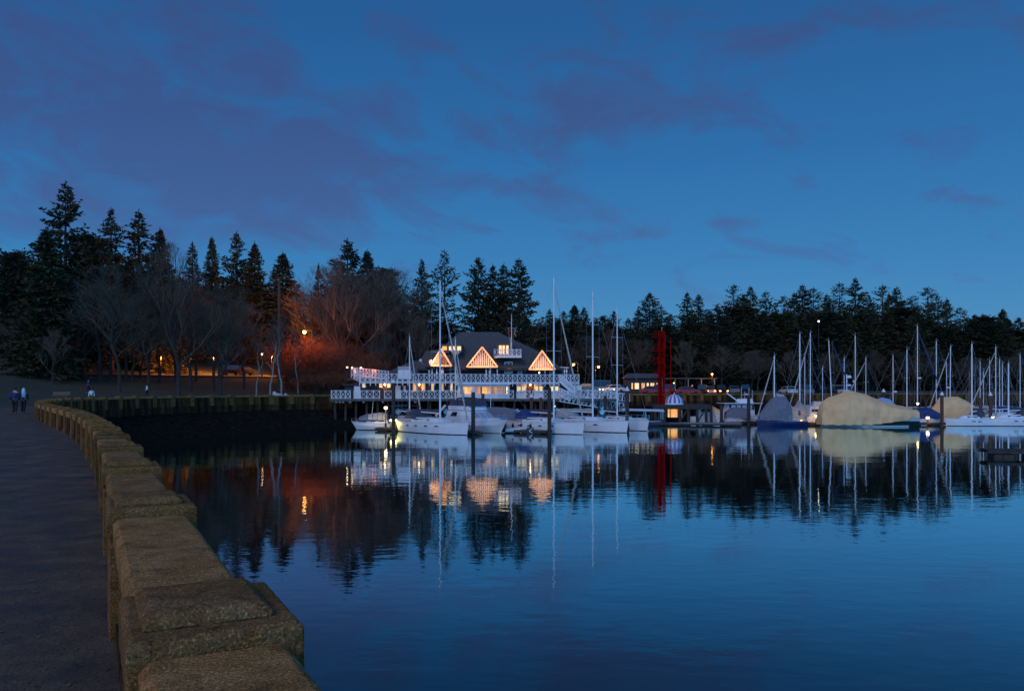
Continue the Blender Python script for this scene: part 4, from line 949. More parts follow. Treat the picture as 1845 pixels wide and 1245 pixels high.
def sailboat(label, px, Y, top, hd, L=11.5, mx=.58, hull='gel', stripe=None, cover=None, dodger=None, bimini=None, furl=1, cabin=True, group=None, fs=1.05, fb=1.45, boom=1, spread=1, fend=(), tilt=0, r=.105, name='sailboat', ports=True, boomm='canvas_dark', radar=False, lean=0, tarp=None, mastm='alu', mini=False):
    """px, Y: pixel column and distance of the mast; top: pixel row of the masthead; hd: heading vector of the bow"""
    h = math.atan2(hd[1], hd[0]); mxl = L * mx; X = PX(px, Y)
    loc = (X - mxl * math.cos(h), Y - mxl * math.sin(h), 0)
    e = empty(name, loc, h, label, 'sailboat', group)
    Bm = L * .31
    edge = make_hull(e, L, Bm, fs, fb, M[hull], M[stripe] if stripe else None, plumb=.35)
    zt = PZ(top, Y)
    if cabin:
        house(e, 'cabin', M['gel'] if hull != 'gel2' else M['gel2'], L * .30, L * .74, Bm * .30, Bm * .17, fs + .02, fs + .52, fr=.9, bk=.05)
        b = MB()
        for s in (-1, 1): b.beam((L * .36, s * Bm * .283, fs + .30), (L * .56, s * Bm * .262, fs + .32), .03, .15)
        b.build('cabin_window', M['glass'], e)
    if ports:
        for s in (-1, 1):
            for xx in (.34, .47, .60, .72)[:4 if not mini else 2]:
                i = xx * (len(edge) - 1); a = Vector(edge[int(i)][0 if s > 0 else 1]); c = Vector(edge[int(i) + 1][0 if s > 0 else 1]); p = a.lerp(c, i - int(i)); dirv = (c - a).normalized()
                q = Vector((p.x, p.y * .992, p.z * .68)); b = MB(); b.beam(q - dirv * .24, q + dirv * .24, .05, .12); b.build('hull_port', M['glass'], e)
    # mast and rig
    b = MB(); k = math.tan(lean); b.bar((mxl, 0, fs), (mxl - k * zt, 0, zt), r, r * .7, 8); b.bar((mxl - k * zt, 0, zt), (mxl - k * zt - .3, 0, zt + .25), .012, n=4); b.bar((mxl - k * zt, 0, zt), (mxl - k * zt, 0, zt + .45), .012, n=4)
    mo = b.build('mast', M[mastm], e)
    if radar: b = MB(); b.lathe((mxl + .3, 0, zt * .45), [(.02, 0), (.24, .04), (.24, .2), (.02, .26)], 10); b.build('radar_dome', M['gel'], mo)
    sp = MB()
    for f_ in ([.5, .75] if zt > 12 else [.58])[:spread * 2]:
        z = fs + (zt - fs) * f_; sp.beam((mxl, -Bm * .27, z), (mxl, Bm * .27, z), .05, .03)
    sp.build('spreader', M[mastm], mo)
    st = MB(); wr = .009
    for s in (-1, 1):
        zz = [fs] + ([fs + (zt - fs) * f_ for f_ in ([.5, .75] if zt > 12 else [.58])]) + [zt - .3]
        pts = [Vector((mxl, s * Bm * .42, fs))] + [Vector((mxl, s * Bm * .27, z)) for z in zz[1:-1]] + [Vector((mxl, 0, zz[-1]))]
        st.path(pts, wr, 3)
    st.bar((0.1, 0, fs), (mxl, 0, zt), wr, n=3); st.bar((L - .15, 0, fb), (mxl, 0, zt - .2), wr, n=3)
    st.build('rigging', M['wire'], mo)
    if furl:
        b = MB(); a = Vector((L - .25, 0, fb + .3)); c = Vector((mxl + .1, 0, zt * .93)); b.bar(a, a.lerp(c, .5), .075, .09, 7); b.bar(a.lerp(c, .5), c, .09, .035, 7); b.build('furled_sail', M['canvas_clear'] if furl == 1 else M['canvas_blue'], e)
    if boom:
        b = MB(); b.bar((mxl - .1, 0, fs + 1.0), (L * .14, 0, fs + 1.12), .07, n=6); bo = b.build('boom', M[mastm], e)
        b = MB(); rr = []
        for q in range(9):
            t = q / 8; x = mxl - .15 + (L * .16 - mxl) * t; hh = .36 * (1 - t * .55) * (1 + .1 * math.sin(q * 2)); ww = .13 * (1 - t * .4); z = fs + 1.06 + .1 * t
            rr.append([(x, ww * math.cos(a), z + .02 + hh * .5 + hh * .5 * math.sin(a)) for a in [i * math.pi / 4 for i in range(8)]])
        b.loft(rr); b.build('sail_cover', M[boomm], bo)
    if dodger:
        b = MB(); x0, x1 = L * .20, L * .36; rr = []
        for q in range(5):
            t = q / 4; x = x0 + (x1 - x0) * t; hh = (1.05, 1.22, 1.18, .9, .35)[q]; ww = Bm * .31
            rr.append([(x, ww * math.cos(a) * (1 if abs(math.cos(a)) < .99 else 1), fs + .35 + (hh - .2) * math.sin(a)) for a in [i * math.pi / 6 for i in range(7)]])
        b.loft(rr, closed=False, caps=False); b.build('dodger', M[dodger], e)
    if bimini:
        b = MB(); rr = [[(L * xx, Bm * .34 * yy, fs + 1.75 + zz) for yy, zz in ((-1, -.12), (-.6, .02), (0, .06), (.6, .02), (1, -.12))] for xx in (.02, .10, .18)]
        b.loft(rr, closed=False, caps=False)
        for xx in (.03, .17):
            for yy in (-1, 1): b.bar((L * xx, Bm * .34 * yy, fs + 1.63), (L * .1, Bm * .36 * yy, fs), .02, n=4)
        b.build('bimini', M[bimini], e)
    if not mini: rails(e, edge)
    b = MB(); b.lathe((L * .12, 0, fs + .35), [(.03, 0), (.03, .7), (.02, .75)], 6); b.loft([[(L * .12 + d_, .4 * math.cos(a) , fs + 1.0 + .4 * math.sin(a)) for a in [i * math.pi / 5 for i in range(10)]] for d_ in (0, .03)]); b.build('steering_wheel', M['steel'], e)
    if fend: fenders(e, edge, fend)
    if tarp: tarp(e, L, Bm, fs, fb)
    if tilt: e.rotation_euler[0] = tilt
    return e
D1 = (.63, -.78)
sailboat('white sailboat with dark spray hood, the large one left of the flybridge cruiser', 793, 85.8, 507, D1, L=13.2, mx=.60, dodger='canvas_dark', bimini='canvas_dark', fs=1.12, fb=1.32, boomm='canvas_dark', group='sailboats along the front float')
sailboat('white sailboat with the tallest mast and black fenders, right of the flybridge cruiser', 998, 86.2, 503, D1, L=12.6, mx=.62, dodger='canvas_blue', fs=1.1, fb=1.30, fend=(2, 4, 6, 8), boomm='canvas_dark', group='sailboats along the front float', stripe=None)
sailboat('white sailboat with pale spray hood under the second tall mast right of the club', 1068, 90.0, 527, (.66, -.75), L=12.6, mx=.58, dodger='canvas_clear', fs=1.1, fb=1.30, boomm='canvas_clear', furl=0, group='sailboats along the front float')
sailboat('smaller sailboat with thin mast and black sail bag, rightmost of the front float', 1112, 94.5, 558, (.50, -.86), L=10.0, mx=.42, dodger=None, fs=1.0, fb=1.25, boomm='canvas_dark', furl=0, r=.09, hull='gel', bimini=None, group='sailboats along the front float')
sailboat('sailboat with short mast and blue sail cover moored behind the small lit motorboat', 738, 98.0, 607, (.5, -.86), L=8.6, mx=.55, fs=.9, fb=1.1, boomm='canvas_blue', furl=1, r=.09, hull='gel', bimini='canvas_dark')
sailboat('sailboat hidden behind the flybridge cruiser, its slim mast left of the middle gable', 820.5, 98.0, 611, (.4, -.9), L=8.8, mx=.5, fs=.9, fb=1.1, furl=1, r=.09, boomm='canvas_dark')

def motorboat_root(label, px, Y, hd, name='motorboat', cat='motorboat', group=None):
    return empty(name, (PX(px, Y), Y, 0), math.atan2(hd[1], hd[0]), label, cat, group)
# flybridge cruiser (px 800-905)
e = motorboat_root('white flybridge cruiser with dark canvas enclosure on top and flared bow', 806, 93.5, (.60, -.80))
L, Bm = 11.8, 3.9; e.scale = (1, 1, .80)
edge = make_hull(e, L, Bm, 1.15, 1.85, M['gel'], tw=.9, plumb=1.3, flare=.45, full=2.6)
house(e, 'deckhouse', M['gel'], 2.2, 8.4, 1.65, 1.35, 1.25, 3.0, fr=1.9, bk=.2, top=.88)
house(e, 'trunk_cabin', M['gel'], 7.4, 10.6, 1.25, .7, 1.5, 2.05, fr=.9, bk=0, top=.85)
for s in (-1, 1):
    b = MB(); b.loft([[(3.2, s * 1.60, 2.15), (4.4, s * 1.60, 2.15), (4.5, s * 1.53, 2.72), (3.6, s * 1.53, 2.72)], [(3.2, s * 1.64, 2.15), (4.4, s * 1.64, 2.15), (4.5, s * 1.57, 2.72), (3.6, s * 1.57, 2.72)]]); b.build('side_window', M['glass'], e)
b = MB()
for y in (-.85, 0, .85): b.loft([[(7.75, y - .34, 1.95), (7.75, y + .34, 1.95), (6.85, y + .32, 2.70), (6.85, y - .32, 2.70)], [(7.79, y - .34, 1.97), (7.79, y + .34, 1.97), (6.89, y + .32, 2.72), (6.89, y - .32, 2.72)]])
b.build('windscreen', mat('covered_windscreen', (.38, .42, .48), .4), e)
house(e, 'flybridge', M['gel'], 2.6, 6.6, 1.5, 1.2, 3.0, 3.6, fr=.3, bk=0, top=1.04)
b = MB(); rr = [[(xx, 1.35 * yy, 4.75 + zz - abs(xx - 4.2) * .10) for yy, zz in ((-1, -.15), (-.6, .02), (0, .06), (.6, .02), (1, -.15))] for xx in (2.7, 3.5, 4.3, 5.2, 6.0)]
b.loft(rr, closed=False, caps=False); b.build('bimini_top', M['canvas_dark'], e)
b = MB(); b.loft([[(2.7, -1.35, 4.45), (6.0, -1.3, 4.40), (6.5, -1.25, 3.6), (2.6, -1.42, 3.6)], [(2.7, -1.33, 4.45), (6.0, -1.28, 4.40), (6.5, -1.23, 3.6), (2.6, -1.40, 3.6)]]); b.loft([[(6.0, -1.28, 4.4), (6.0, 1.28, 4.4), (6.5, 1.23, 3.6), (6.5, -1.23, 3.6)], [(6.02, -1.28, 4.4), (6.02, 1.28, 4.4), (6.52, 1.23, 3.6), (6.52, -1.23, 3.6)]]); b.build('canvas_enclosure', mat('smoky_vinyl', (.07, .06, .10), .3), e)
b = MB()
for xx in (2.7, 4.3, 6.0):
    for s in (-1, 1): b.bar((xx, s * 1.37, 3.5), (xx, s * 1.37, 4.6), .03, n=4)
b.build('canopy_frame', M['iron'], e)
b = MB(); b.beam((2.3, -1.7, 3.6), (0.2, -1.7, 2.0), .12, .3); b.beam((2.3, 1.7, 3.6), (0.2, 1.7, 2.0), .12, .3); b.build('stern_arch', M['gel'], e)
b = MB(); b.bar((2.4, .4, 3.5), (1.2, .6, 6.0), .03, .012, 5); b.bar((2.4, -.9, 3.5), (1.6, -1.0, 5.8), .03, .012, 5); b.build('antenna', M['gel'], e)
rails(e, edge, .65, .45, 1.0, 'bow_rail'); fenders(e, edge, (2, 4, 6, 7)); 
b = MB()
for s in (-1, 1):
    for i in (9, 10, 11):
        p = Vector(edge[i][0 if s > 0 else 1]); b.ball((p.x, p.y * .985, p.z * .66), .11, 8)
b.build('porthole', M['glass'], e)
# small lit motorboat at the left (px 651-715)
e = motorboat_root('small white motorboat with grey canvas, leftmost of the marina, beside a globe lamp', 712, 93.0, (-1, -.10))
edge = make_hull(e, 8.6 * .48 + 0.3, 2.7, .75, 1.05, M['gel'], tw=.85, plumb=.6, flare=.6, full=2.5) if False else make_hull(e, 5.0, 2.3, .72, .98, M['gel'], tw=.85, plumb=.6, flare=.6, full=2.6)
house(e, 'cabin', M['gel'], .8, 3.8, .95, .6, .78, 1.25, fr=.9, bk=.1)
b = MB(); b.beam((1.2, .90, 1.05), (2.8, .86, 1.05), .03, .14); b.beam((1.2, -.90, 1.05), (2.8, -.86, 1.05), .03, .14); b.build('cabin_window', M['glass'], e)
b = MB()
for x0, x1, hh in ((.9, 3.1, .95),):
    rr = [[(x0 + (x1 - x0) * q / 4, .95 * math.cos(a), 1.2 + (hh - .1 * abs(q - 1.5)) * math.sin(a) * .9) for a in [i * math.pi / 6 for i in range(7)]] for q in range(5)]; b.loft(rr, closed=False, caps=False)
b.build('canopy', M['canvas_clear'], e)
b = MB(); rr = [[(3.1 + 1.0 * q / 3, .9 * math.cos(a), 1.15 + (.9 - .15 * q) * math.sin(a) * .85) for a in [i * math.pi / 6 for i in range(7)]] for q in range(4)]; b.loft(rr, closed=False, caps=False); b.build('bow_canopy', M['canvas_grey'], e)
b = MB()
for q in range(5): x = .9 + 2.2 * q / 4; b.path([(x, .97 * math.cos(a), 1.2 + (.97 - .1 * abs(q - 1.5)) * math.sin(a) * .9) for a in [i * math.pi / 6 for i in range(7)]], .025, 4)
b.build('canopy_frame', M['iron'], e)
b = MB(); b.bar((2.7, .5, 1.0), (2.5, .6, 3.4), .03, .012, 5); b.build('antenna', M['gel'], e); rails(e, edge, .4, .5, 1)
b = MB(); b.box((-.25, 0, .8), (.35, .3, .6)); b.box((-.3, 0, .3), (.18, .14, .9)); b.build('outboard_motor', M['gel'], e)
# white inflatable dinghy by the dark float, second sailing yacht's awning boat behind
e = motorboat_root('pale inflatable dinghy on the float just right of the flybridge cruiser bow', 908, 86.0, (1, .25), 'inflatable_dinghy', 'dinghy')
b = MB(); b.path([(0, .62, .32), (1.6, .62, .34), (2.4, .35, .5), (2.6, 0, .56), (2.4, -.35, .5), (1.6, -.62, .34), (0, -.62, .32)], .21, 8); b.build('tube', M['gel2'], e)
b = MB(); b.box((.9, 0, .25), (1.9, 1.0, .08)); b.box((.1, 0, .4), (.08, 1.0, .45)); b.build('floor', M['dock'], e)
def awning(e, L, Bm, fs, fb):
    b = MB(); rr = []
    for q in range(6):
        t = q / 5; x = L * (.12 + .7 * t); hh = (1.25, 1.4, 1.45, 1.4, 1.2, .75)[q]
        rr.append([(x, Bm * .5 * yy, fs + .2 + hh * zz + .03 * math.sin(q * 3 + yy * 5)) for yy, zz in ((-1, .0), (-.85, .35), (0, 1), (.85, .35), (1, .0))])
    b.loft(rr, closed=False, caps=False); b.build('awning', M['canvas_grey'], e)
    b = MB(); b.box((L * .18, -Bm * .51, fs + .55), (.9, .02, .45)); b.build('awning_patch', M['canvas_tan'], e)
sailboat('sailboat under a grey-brown boom awning between the cruiser and the tallest mast', 884, 97.5, 662, (.95, -.3), L=8.6, mx=.32, fs=.9, fb=1.2, boom=0, furl=0, cabin=False, spread=0, r=.05, tarp=awning, fend=(5, 8))
e = motorboat_root('low boat under a bright blue tarp peeping out behind the inflatable dinghy', 893, 96, (1, 0), 'covered_boat', 'covered boat')
make_hull(e, 3.6, 1.6, .55, .8, M['gel']); b = MB(); b.loft([[(.1 + q * .65, yy * .8, .6 + (.85 if 0 < q < 4 else .3) * zz) for yy, zz in ((-1, 0), (-.6, .7), (0, 1), (.6, .7), (1, 0))] for q in range(6)], closed=False, caps=False); b.build('tarp', M['canvas_sky'], e)
# white covered launch with long white boom awning at right (px 1130-1195)
e = motorboat_root('launch under a long flat white awning, beyond the rightmost front sailboat', 1128, 103, (1, -.05), 'motorboat', 'motorboat')
make_hull(e, 4.6, 2.0, .5, .6, M['hull_blue']); b = MB(); b.loft([[(-.6 + q * .9, yy * 1.0, 2.18 + zz - .02 * q) for yy, zz in ((-1, -.22), (0, .05), (1, -.22))] for q in range(7)], closed=False, caps=False); b.build('awning', M['white'], e)
b = MB()
for x in (0, 2.4, 4.6):
    for y in (-.9, .9): b.bar((x, y, .8), (x, y, 2.0), .03, n=4)
b.build('awning_post', M['steel'], e); house(e, 'cabin', M['gel2'], .8, 3.0, .7, .5, .55, 1.0)

# trawler and neighbours behind the trestle (px 1240-1362)
e = motorboat_root('white trawler yacht with wheelhouse windows, flybridge and crane, right of the trestle', 1364, 112, (-1, -.12))
edge = make_hull(e, 6.2, 3.0, 1.0, 1.35, M['gel'], tw=.9, plumb=.5, flare=.6)
house(e, 'wheelhouse', M['gel'], .9, 4.9, 1.3, 1.05, 1.05, 2.75, fr=.4, bk=.1, top=.96)
M['blinds'] = mat('pale_blinds', (.40, .42, .5), .4)
for s in (-1, 1):
    for x in (1.6, 2.4, 3.2, 4.0): b = MB(); b.box((x, s * 1.285, 2.2), (.62, .06, .62)); b.build('side_window', M['blinds'], e)
b = MB()
for s in (-1, 1): b.box((2.8, s * 1.25, 2.2), (3.6, .06, .78))
b.build('window_band', M['glass'], e)
house(e, 'flybridge', M['gel'], 1.0, 3.0, 1.0, .9, 2.78, 3.4, fr=.3, top=1.0); b = MB(); b.box((2.6, 0, 2.76), (5.6, 2.9, .08)); b.build('boat_deck', M['gel'], e)
b = MB(); b.beam((2.9, .3, 3.0), (4.6, .3, 4.2), .14, .14); b.bar((2.9, .3, 2.8), (2.9, .3, 3.3), .12); b.build('crane', M['gel'], e)
b = MB()
for x, t in ((1.2, 4.9), (1.8, 4.4), (2.3, 5.0), (.7, 4.6)): b.bar((x, 0, 3.3), (x, 0, t), .025, n=4)
b.lathe((1.6, 0, 3.9), [(.02, 0), (.25, .03), (.25, .15), (.02, .2)], 8); b.beam((1.2, -.5, 3.9), (2.3, .5, 3.9), .05, .05); b.build('radar_mast', M['gel'], e)
e = motorboat_root('white cabin boat with tan rear canvas seen between the trestle piles', 1242, 113, (1, -.1))
edge = make_hull(e, 4.9, 2.4, .85, 1.2, M['gel'], tw=.9, plumb=.4); house(e, 'cabin', M['gel'], 1.0, 3.9, 1.0, .8, .9, 2.3, fr=.8); b = MB(); b.box((2.2, -1.0, 1.75), (1.5, .05, .4)); b.build('side_window', M['glass'], e)
b = MB(); b.loft([[(3.2, yy * 1.02, 1.0 + 1.35 * zz) for yy, zz in ((-1, 0), (-.9, .8), (0, 1), (.9, .8), (1, 0))], [(4.7, yy * 1.0, 1.0 + .55 * zz) for yy, zz in ((-1, 0), (-.9, .8), (0, 1), (.9, .8), (1, 0))]]); b.build('canvas', M['canvas_tan'], e)
e = motorboat_root('small boat under pale cover in front of the trawler', 1303, 106, (1, -.1), 'covered_boat', 'covered boat')
make_hull(e, 2.2, 1.3, .4, .55, M['cloth_red'], draft=.2); b = MB(); b.loft([[(.05 + q * .55, yy * .62, .4 + (.55 if 0 < q < 3 else .25) * zz) for yy, zz in ((-1, 0), (-.7, .8), (0, 1), (.7, .8), (1, 0))] for q in range(5)], closed=False, caps=False); b.build('tarp', M['canvas_clear'], e)
e = motorboat_root('boat under a mauve-grey cover tucked behind the small pale-covered boat', 1306, 109, (1, -.05), 'covered_boat', 'covered boat')
make_hull(e, 3.4, 1.8, .7, .9, M['gel2']); b = MB(); b.loft([[(.05 + q * .65, yy * .9, .7 + (1.5 if 0 < q < 5 else 1.0) * zz) for yy, zz in ((-1, 0), (-.8, .8), (0, 1), (.8, .8), (1, 0))] for q in range(6)], closed=False, caps=False); b.build('tarp', M['canvas_grey'], e)

def tent(root, prof_, wfun, m, name='cover', zb=lambda x: .3, seed=0):
    """boat cover: prof_ = [(x, ridge height)], draped each side down to zb(x)"""
    b = MB(); rr = []; n = 84
    x0, x1 = prof_[0][0], prof_[-1][0]
    for q in range(n + 1):
        x = x0 + (x1 - x0) * q / n
        for (a, za), (c, zc) in zip(prof_, prof_[1:]):
            if x <= c + 1e-6: h = za + (zc - za) * (x - a) / (c - a); h -= .06 * abs(math.sin(math.pi * x / 1.55)) ** .7 * min(1, (h - .6) / 1.5 if h > .6 else 0); break
        w_ = wfun((x - x0) / (x1 - x0)) * (1 - .035 * abs(math.sin(math.pi * x / 1.55))); z0 = zb(x) + .06 * abs(math.sin(x * 2.4)); row = []
        for yy, zz in ((-1.0, 0), (-1.03, .25), (-1.0, .5), (-.88, .72), (-.5, .88), (-.12, .985), (0, 1), (.12, .985), (.5, .88), (.88, .72), (1.0, .5), (1.03, .25), (1.0, 0)):
            k = mnoise.noise(Vector((x * .9, yy * 2 + seed, zz * 2.5))) * .10 + .022 * math.sin(x * 5.1 + zz * 6 + 5 * mnoise.noise(Vector((x, zz * 2, 3)))) * (1 - zz)
            row.append((x, w_ * yy * (1 + k), z0 + (h - z0) * zz + k * .5 * (0 < zz < 1)))
        rr.append(row)
    b.loft(rr, closed=False, caps=False)
    for row, flip in ((rr[0], 0), (rr[-1], 1)): b.add(row, [tuple(range(13)) if flip else tuple(reversed(range(13)))])
    return b.build(name, m, root, smooth=False)
# blue-hulled sailboat with grey-blue cover (px 1362-1445)
def blue_tarp(e, L, Bm, fs, fb):
    tent(e, [(2.1, 2.8), (2.6, 3.75), (4.1, 3.85), (5.1, 3.0), (6.2, 1.4)], lambda t: 1.1 * min(1, .8 + t, .35 + (1 - t) * 1.6), M['canvas_grey'], 'cover', zb=lambda x: fs + .05)
e = sailboat('blue-hulled sailboat with blue-grey tented cover and its forestay slanting left', 1395, 103, 641, (-1, -.06), L=6.6, mx=.63, hull='hull_blue', fs=.62, fb=.85, boom=0, furl=1, cabin=False, dodger=None, spread=0, stripe='canvas_blue', tarp=blue_tarp, r=.10)
e = motorboat_root('sailing dinghy hull under a pointed tan tarpaulin, right of the blue-hulled sailboat', 1398, 106.5, (1, 0), 'covered_boat', 'covered boat')
make_hull(e, 5.6, 2.2, .8, 1.0, M['gel2']); tent(e, [(0, 4.2), (1.0, 4.1), (2.2, 2.4), (3.6, 2.5), (5.3, 1.6)], lambda t: 1.0 - .4 * t, M['canvas_clear'], zb=lambda x: .8, seed=3)
def pale_tarp(e, L, Bm, fs, fb): tent(e, [(0, 1.9), (2.0, 2.5), (4.2, 2.7), (4.7, 3.3), (5.2, 2.5), (7.2, 1.4)], lambda t: 1.1 * min(1, .6 + t, .35 + (1 - t) * 2), M['canvas_clear'], zb=lambda x: fs, seed=5)
sailboat('sailboat under a pale peaked tarpaulin between the blue-hulled boat and the tan cover', 1441, 108, 602, (-1, 0), L=7.6, mx=.6, fs=.8, fb=1.0, boom=0, furl=0, cabin=False, tarp=pale_tarp)
# yellow-lit cruiser beside the big cover
e = motorboat_root('cruiser lit golden by the dock lamp at the left end of the big tan cover', 1452, 106, (1, -.2))
make_hull(e, 3.2, 2.2, 1.1, 1.3, M['gel'], tw=.95); house(e, 'cabin', M['gel'], .3, 2.6, .9, .8, 1.15, 2.5, fr=.4); b = MB(); b.box((1.2, -.9, 1.9), (1.2, .05, .35)); b.build('side_window', M['glass'], e); house(e, 'flybridge', M['gel2'], .8, 2.9, .8, .7, 2.5, 3.1, top=1)
b = MB()
for x in (.1, .5, .9): b.bar((x, -1.0, 1.2), (x, -1.0, 2.4), .03, n=4)
b.build('stern_rail', M['steel'], e)
# the big tan cover (px 1472-1645)
e = motorboat_root('large yacht wrapped in a big tan cover, dark green hull showing at the right', 1645, 101.5, (-1, -.04), 'covered_yacht', 'covered yacht')
Lc = PX(1645, 101.5) - PX(1474, 101.5)
edge = make_hull(e, Lc - .2, 3.9, 1.15, 1.3, M['hull_green'], M['stripe_pale'], tw=.85, plumb=.2)
b = MB()
for s in (0, 1):
    for e0, e1 in zip(edge[2:], edge[3:]):
        b.beam((e0[s][0], e0[s][1] * .95, .10), (e1[s][0], e1[s][1] * .95, .10), .08, .17)
b.build('waterline_band', M['stripe_pale'], e)
def Hpx(py, Y=101.5): return PZ(py, Y)
pts = [(1645, 735), (1625, 731), (1602, 726), (1580, 719), (1562, 711), (1548, 707), (1530, 703.5), (1522, 703), (1512, 708), (1500, 712), (1488, 716), (1480, 722), (1476, 729), (1473, 742)]
prof_big = [((PX(1645, 101.5) - PX(a, 101.5)), Hpx(c)) for a, c in pts]
tent(e, prof_big, lambda t: 2.05 * min(1, .75 + t * 1.5, .45 + (1 - t) * 3), M['canvas_tan'], zb=lambda x: max(.22, 1.05 - x * .13) if x > .1 else 1.05, seed=9)
fenders(e, edge, (15,), 'rubber', 0)
b = MB(); b.bar((8.6, 0, 4.5), (8.6, 0, 6.6), .07); b.lathe((8.3, 0, 6.1), [(.02, 0), (.28, .05), (.28, .3), (.02, .4)], 10); b.lathe((8.3, 0, 5.1), [(.02, 0), (.28, .05), (.28, .2), (.02, .25)], 10); b.ball((7.7, 0, 5.7), .13); b.build('radar_mast', M['gel'], e)
# navy covered, tan covered and white boats at the right
e = motorboat_root('small yacht under a navy blue cover between the two tan covers', 1646, 107, (1, 0), 'covered_yacht', 'covered yacht')
make_hull(e, 3.6, 1.8, .75, .9, M['gel']); tent(e, [(0, 2.1), (1.0, 2.3), (2.2, 2.3), (3.4, 1.5)], lambda t: .95, M['canvas_blue'], zb=lambda x: .75, seed=2)
e = motorboat_root('yacht under the smaller tan cover, behind the white-capped pile', 1676, 108, (1, 0), 'covered_yacht', 'covered yacht')
make_hull(e, 5.6, 2.6, .6, .8, M['gel']); tent(e, [(0, 1.7), (.9, 2.9), (1.3, 3.7), (3.8, 3.75), (4.2, 3.5), (5.4, 2.9), (5.7, 1.3)], lambda t: 1.25, M['canvas_tan'], zb=lambda x: .5 if x < 2 else .5 + (x - 2) * .35, seed=6)
sailboat('white sailboat with dark sail cover, in front of the smaller tan cover', 1751, 102.5, 620, (-1, -.02), L=6.2, mx=.42, fs=.85, fb=1.0, boomm='canvas_dark', boom=1, furl=0, spread=1, dodger='canvas_dark', mini=True, fend=(7,))
sailboat('white sailboat with dark cockpit cover at the right edge of the marina', 1817, 102.5, 655, (-1, 0), L=8.0, mx=.5, fs=.95, fb=1.05, boomm='canvas_dark', furl=0, dodger='canvas_dark', bimini='canvas_dark', mini=True)
e = motorboat_root('low boat under a bluish white cover behind the right slope of the big tan cover', 1566, 112, (1, 0), 'covered_boat', 'covered boat')
make_hull(e, 4.4, 2.0, .8, 1.0, M['gel']); tent(e, [(0, 2.9), (1.8, 3.6), (2.8, 3.4), (4.4, 2.0)], lambda t: 1.0, mat('pale_blue_tarp', (.30, .38, .58), .7, var=.1), zb=lambda x: .8, seed=12)
# the crowd of masts behind
more = [(1460, 600, 112, 'right one of the tall pair left of the big tan cover', 0), (1450, 640, 118, 'with a low mast between the tall pair left of the tan cover', 0), (1482, 663, 120, 'with the short mast at the left end of the tan cover', 0), (1500, 614, 112, 'with the mast leaning left over the big tan cover', .045), (1521, 645, 116, 'whose mast stands beside the radar post of the tan cover', 0),
 (1541, 605, 114, 'with the tall mast right of the big cover radar post', 0), (1560, 645, 118, 'with a short mast over the tan cover\'s right slope', 0), (1609, 641, 112, 'with the short mast over the tail of the tan cover', 0), (1634, 630, 112, 'with wide spreaders left of the tallest right-hand mast', 0),
 (1653, 588, 114, 'with the tallest mast of the right-hand crowd', 0), (1687, 615, 114, 'with its mast just left of the tall white-capped pile', 0), (1707, 652, 118, 'left of two close masts over the smaller tan cover', .02), (1711.5, 625, 113, 'right of two close masts over the smaller tan cover', .01),
 (1746, 670, 122, 'with a brown mast touching the tall white one', 0), (1757, 655, 120, 'with a mast right of the tall white one', 0), (1766, 652, 118, 'with mast above the white-topped pile', 0), (1772, 668, 122, 'with the stubby mast between two piles', 0),
 (1783, 650, 112, 'with mast directly above the pile at the right', 0), (1794, 626, 112, 'with the tallest mast near the right edge', 0), (1801, 648, 114, 'thick mast, left of the close pair at the right edge', 0), (1806, 655, 117, 'thin mast, right of the close pair at the right edge', 0), (1838, 640, 115, 'with the last mast at the right edge of the picture', 0)]
for i, (px, py, Y, wh_, ln) in enumerate(more):
    sailboat(('moored sailboat ' + wh_), px, Y, py, ((-1, 1)[i % 2], -.1), L=7.2 + (i * 3 % 4) * .8, mx=.5, fs=.85, fb=1.05, hull=('gel', 'gel2', 'hull_blue', 'gel')[i % 4], boomm=('canvas_blue', 'canvas_dark', 'canvas_clear')[i % 3], furl=(i % 3 == 0) * (1 + i % 2), dodger=(None, 'canvas_blue', 'canvas_dark')[i % 3], lean=ln, r=.08 if py < 640 else .065,
             mini=True, radar=(px in (1653, 1711.5, 1609)), mastm='alu' if px not in (1746, 1757) else 'teak', group='sailboats crowded in the right marina', ports=False)

# ---------------------------------------------------------------- floats, piles, trestle
def float_dock(label, p, q, w_, m='dock', h=.35, nm='floating_dock'):
    p, q = Vector((*p, 0)), Vector((*q, 0)); mid = (p + q) / 2; d = q - p; L = d.length
    e = empty(nm, (mid.x, mid.y, 0), math.atan2(d.y, d.x), label, 'floating dock')
    b = MB(); n = max(2, int(L / .18) if L < 12 else int(L / .5))
    for i in range(n): b.box((-L / 2 + (i + .5) * L / n, 0, h), (L / n * .93, w_, .05))
    b.build('planks', M[m], e)
    b = MB()
    for s in (-1, 1): b.box((0, s * (w_ / 2 - .08), h - .14), (L, .14, .2))
    for i in range(max(2, int(L / 2.5))): b.box((-L / 2 + (i + .5) * L / max(2, int(L / 2.5)), 0, .08), (1.3, w_ * .8, .36))
    b.build('frame', M['pile'], e); return e
def pt(px, Y): return (PX(px, Y), Y)
float_dock('dark finger float beside the leftmost lit motorboat, holding the dock lamp', pt(680, 91), pt(730, 90), 1.2)
float_dock('short dark float at the foot of the pile before the flybridge cruiser', pt(842, 83.5), pt(864, 83.5), 1.1)
float_dock('dark fender-hung float under the inflatable dinghy', pt(902, 87), pt(990, 84.0), 1.3)
float_dock('long main float running behind the front row of boats', (-16, 98.5), (22, 103.5), 1.8)
float_dock('pale low float in front of the trestle pier', pt(1176, 104), pt(1335, 102), 2.6, 'dock_pale')
float_dock('dark float between the blue-hulled sailboat and the big tan cover', pt(1440, 105), pt(1480, 104), 1.2)
float_dock('dark float carrying dock lamps right of the big tan cover', pt(1628, 104), pt(1850, 104), 1.5)
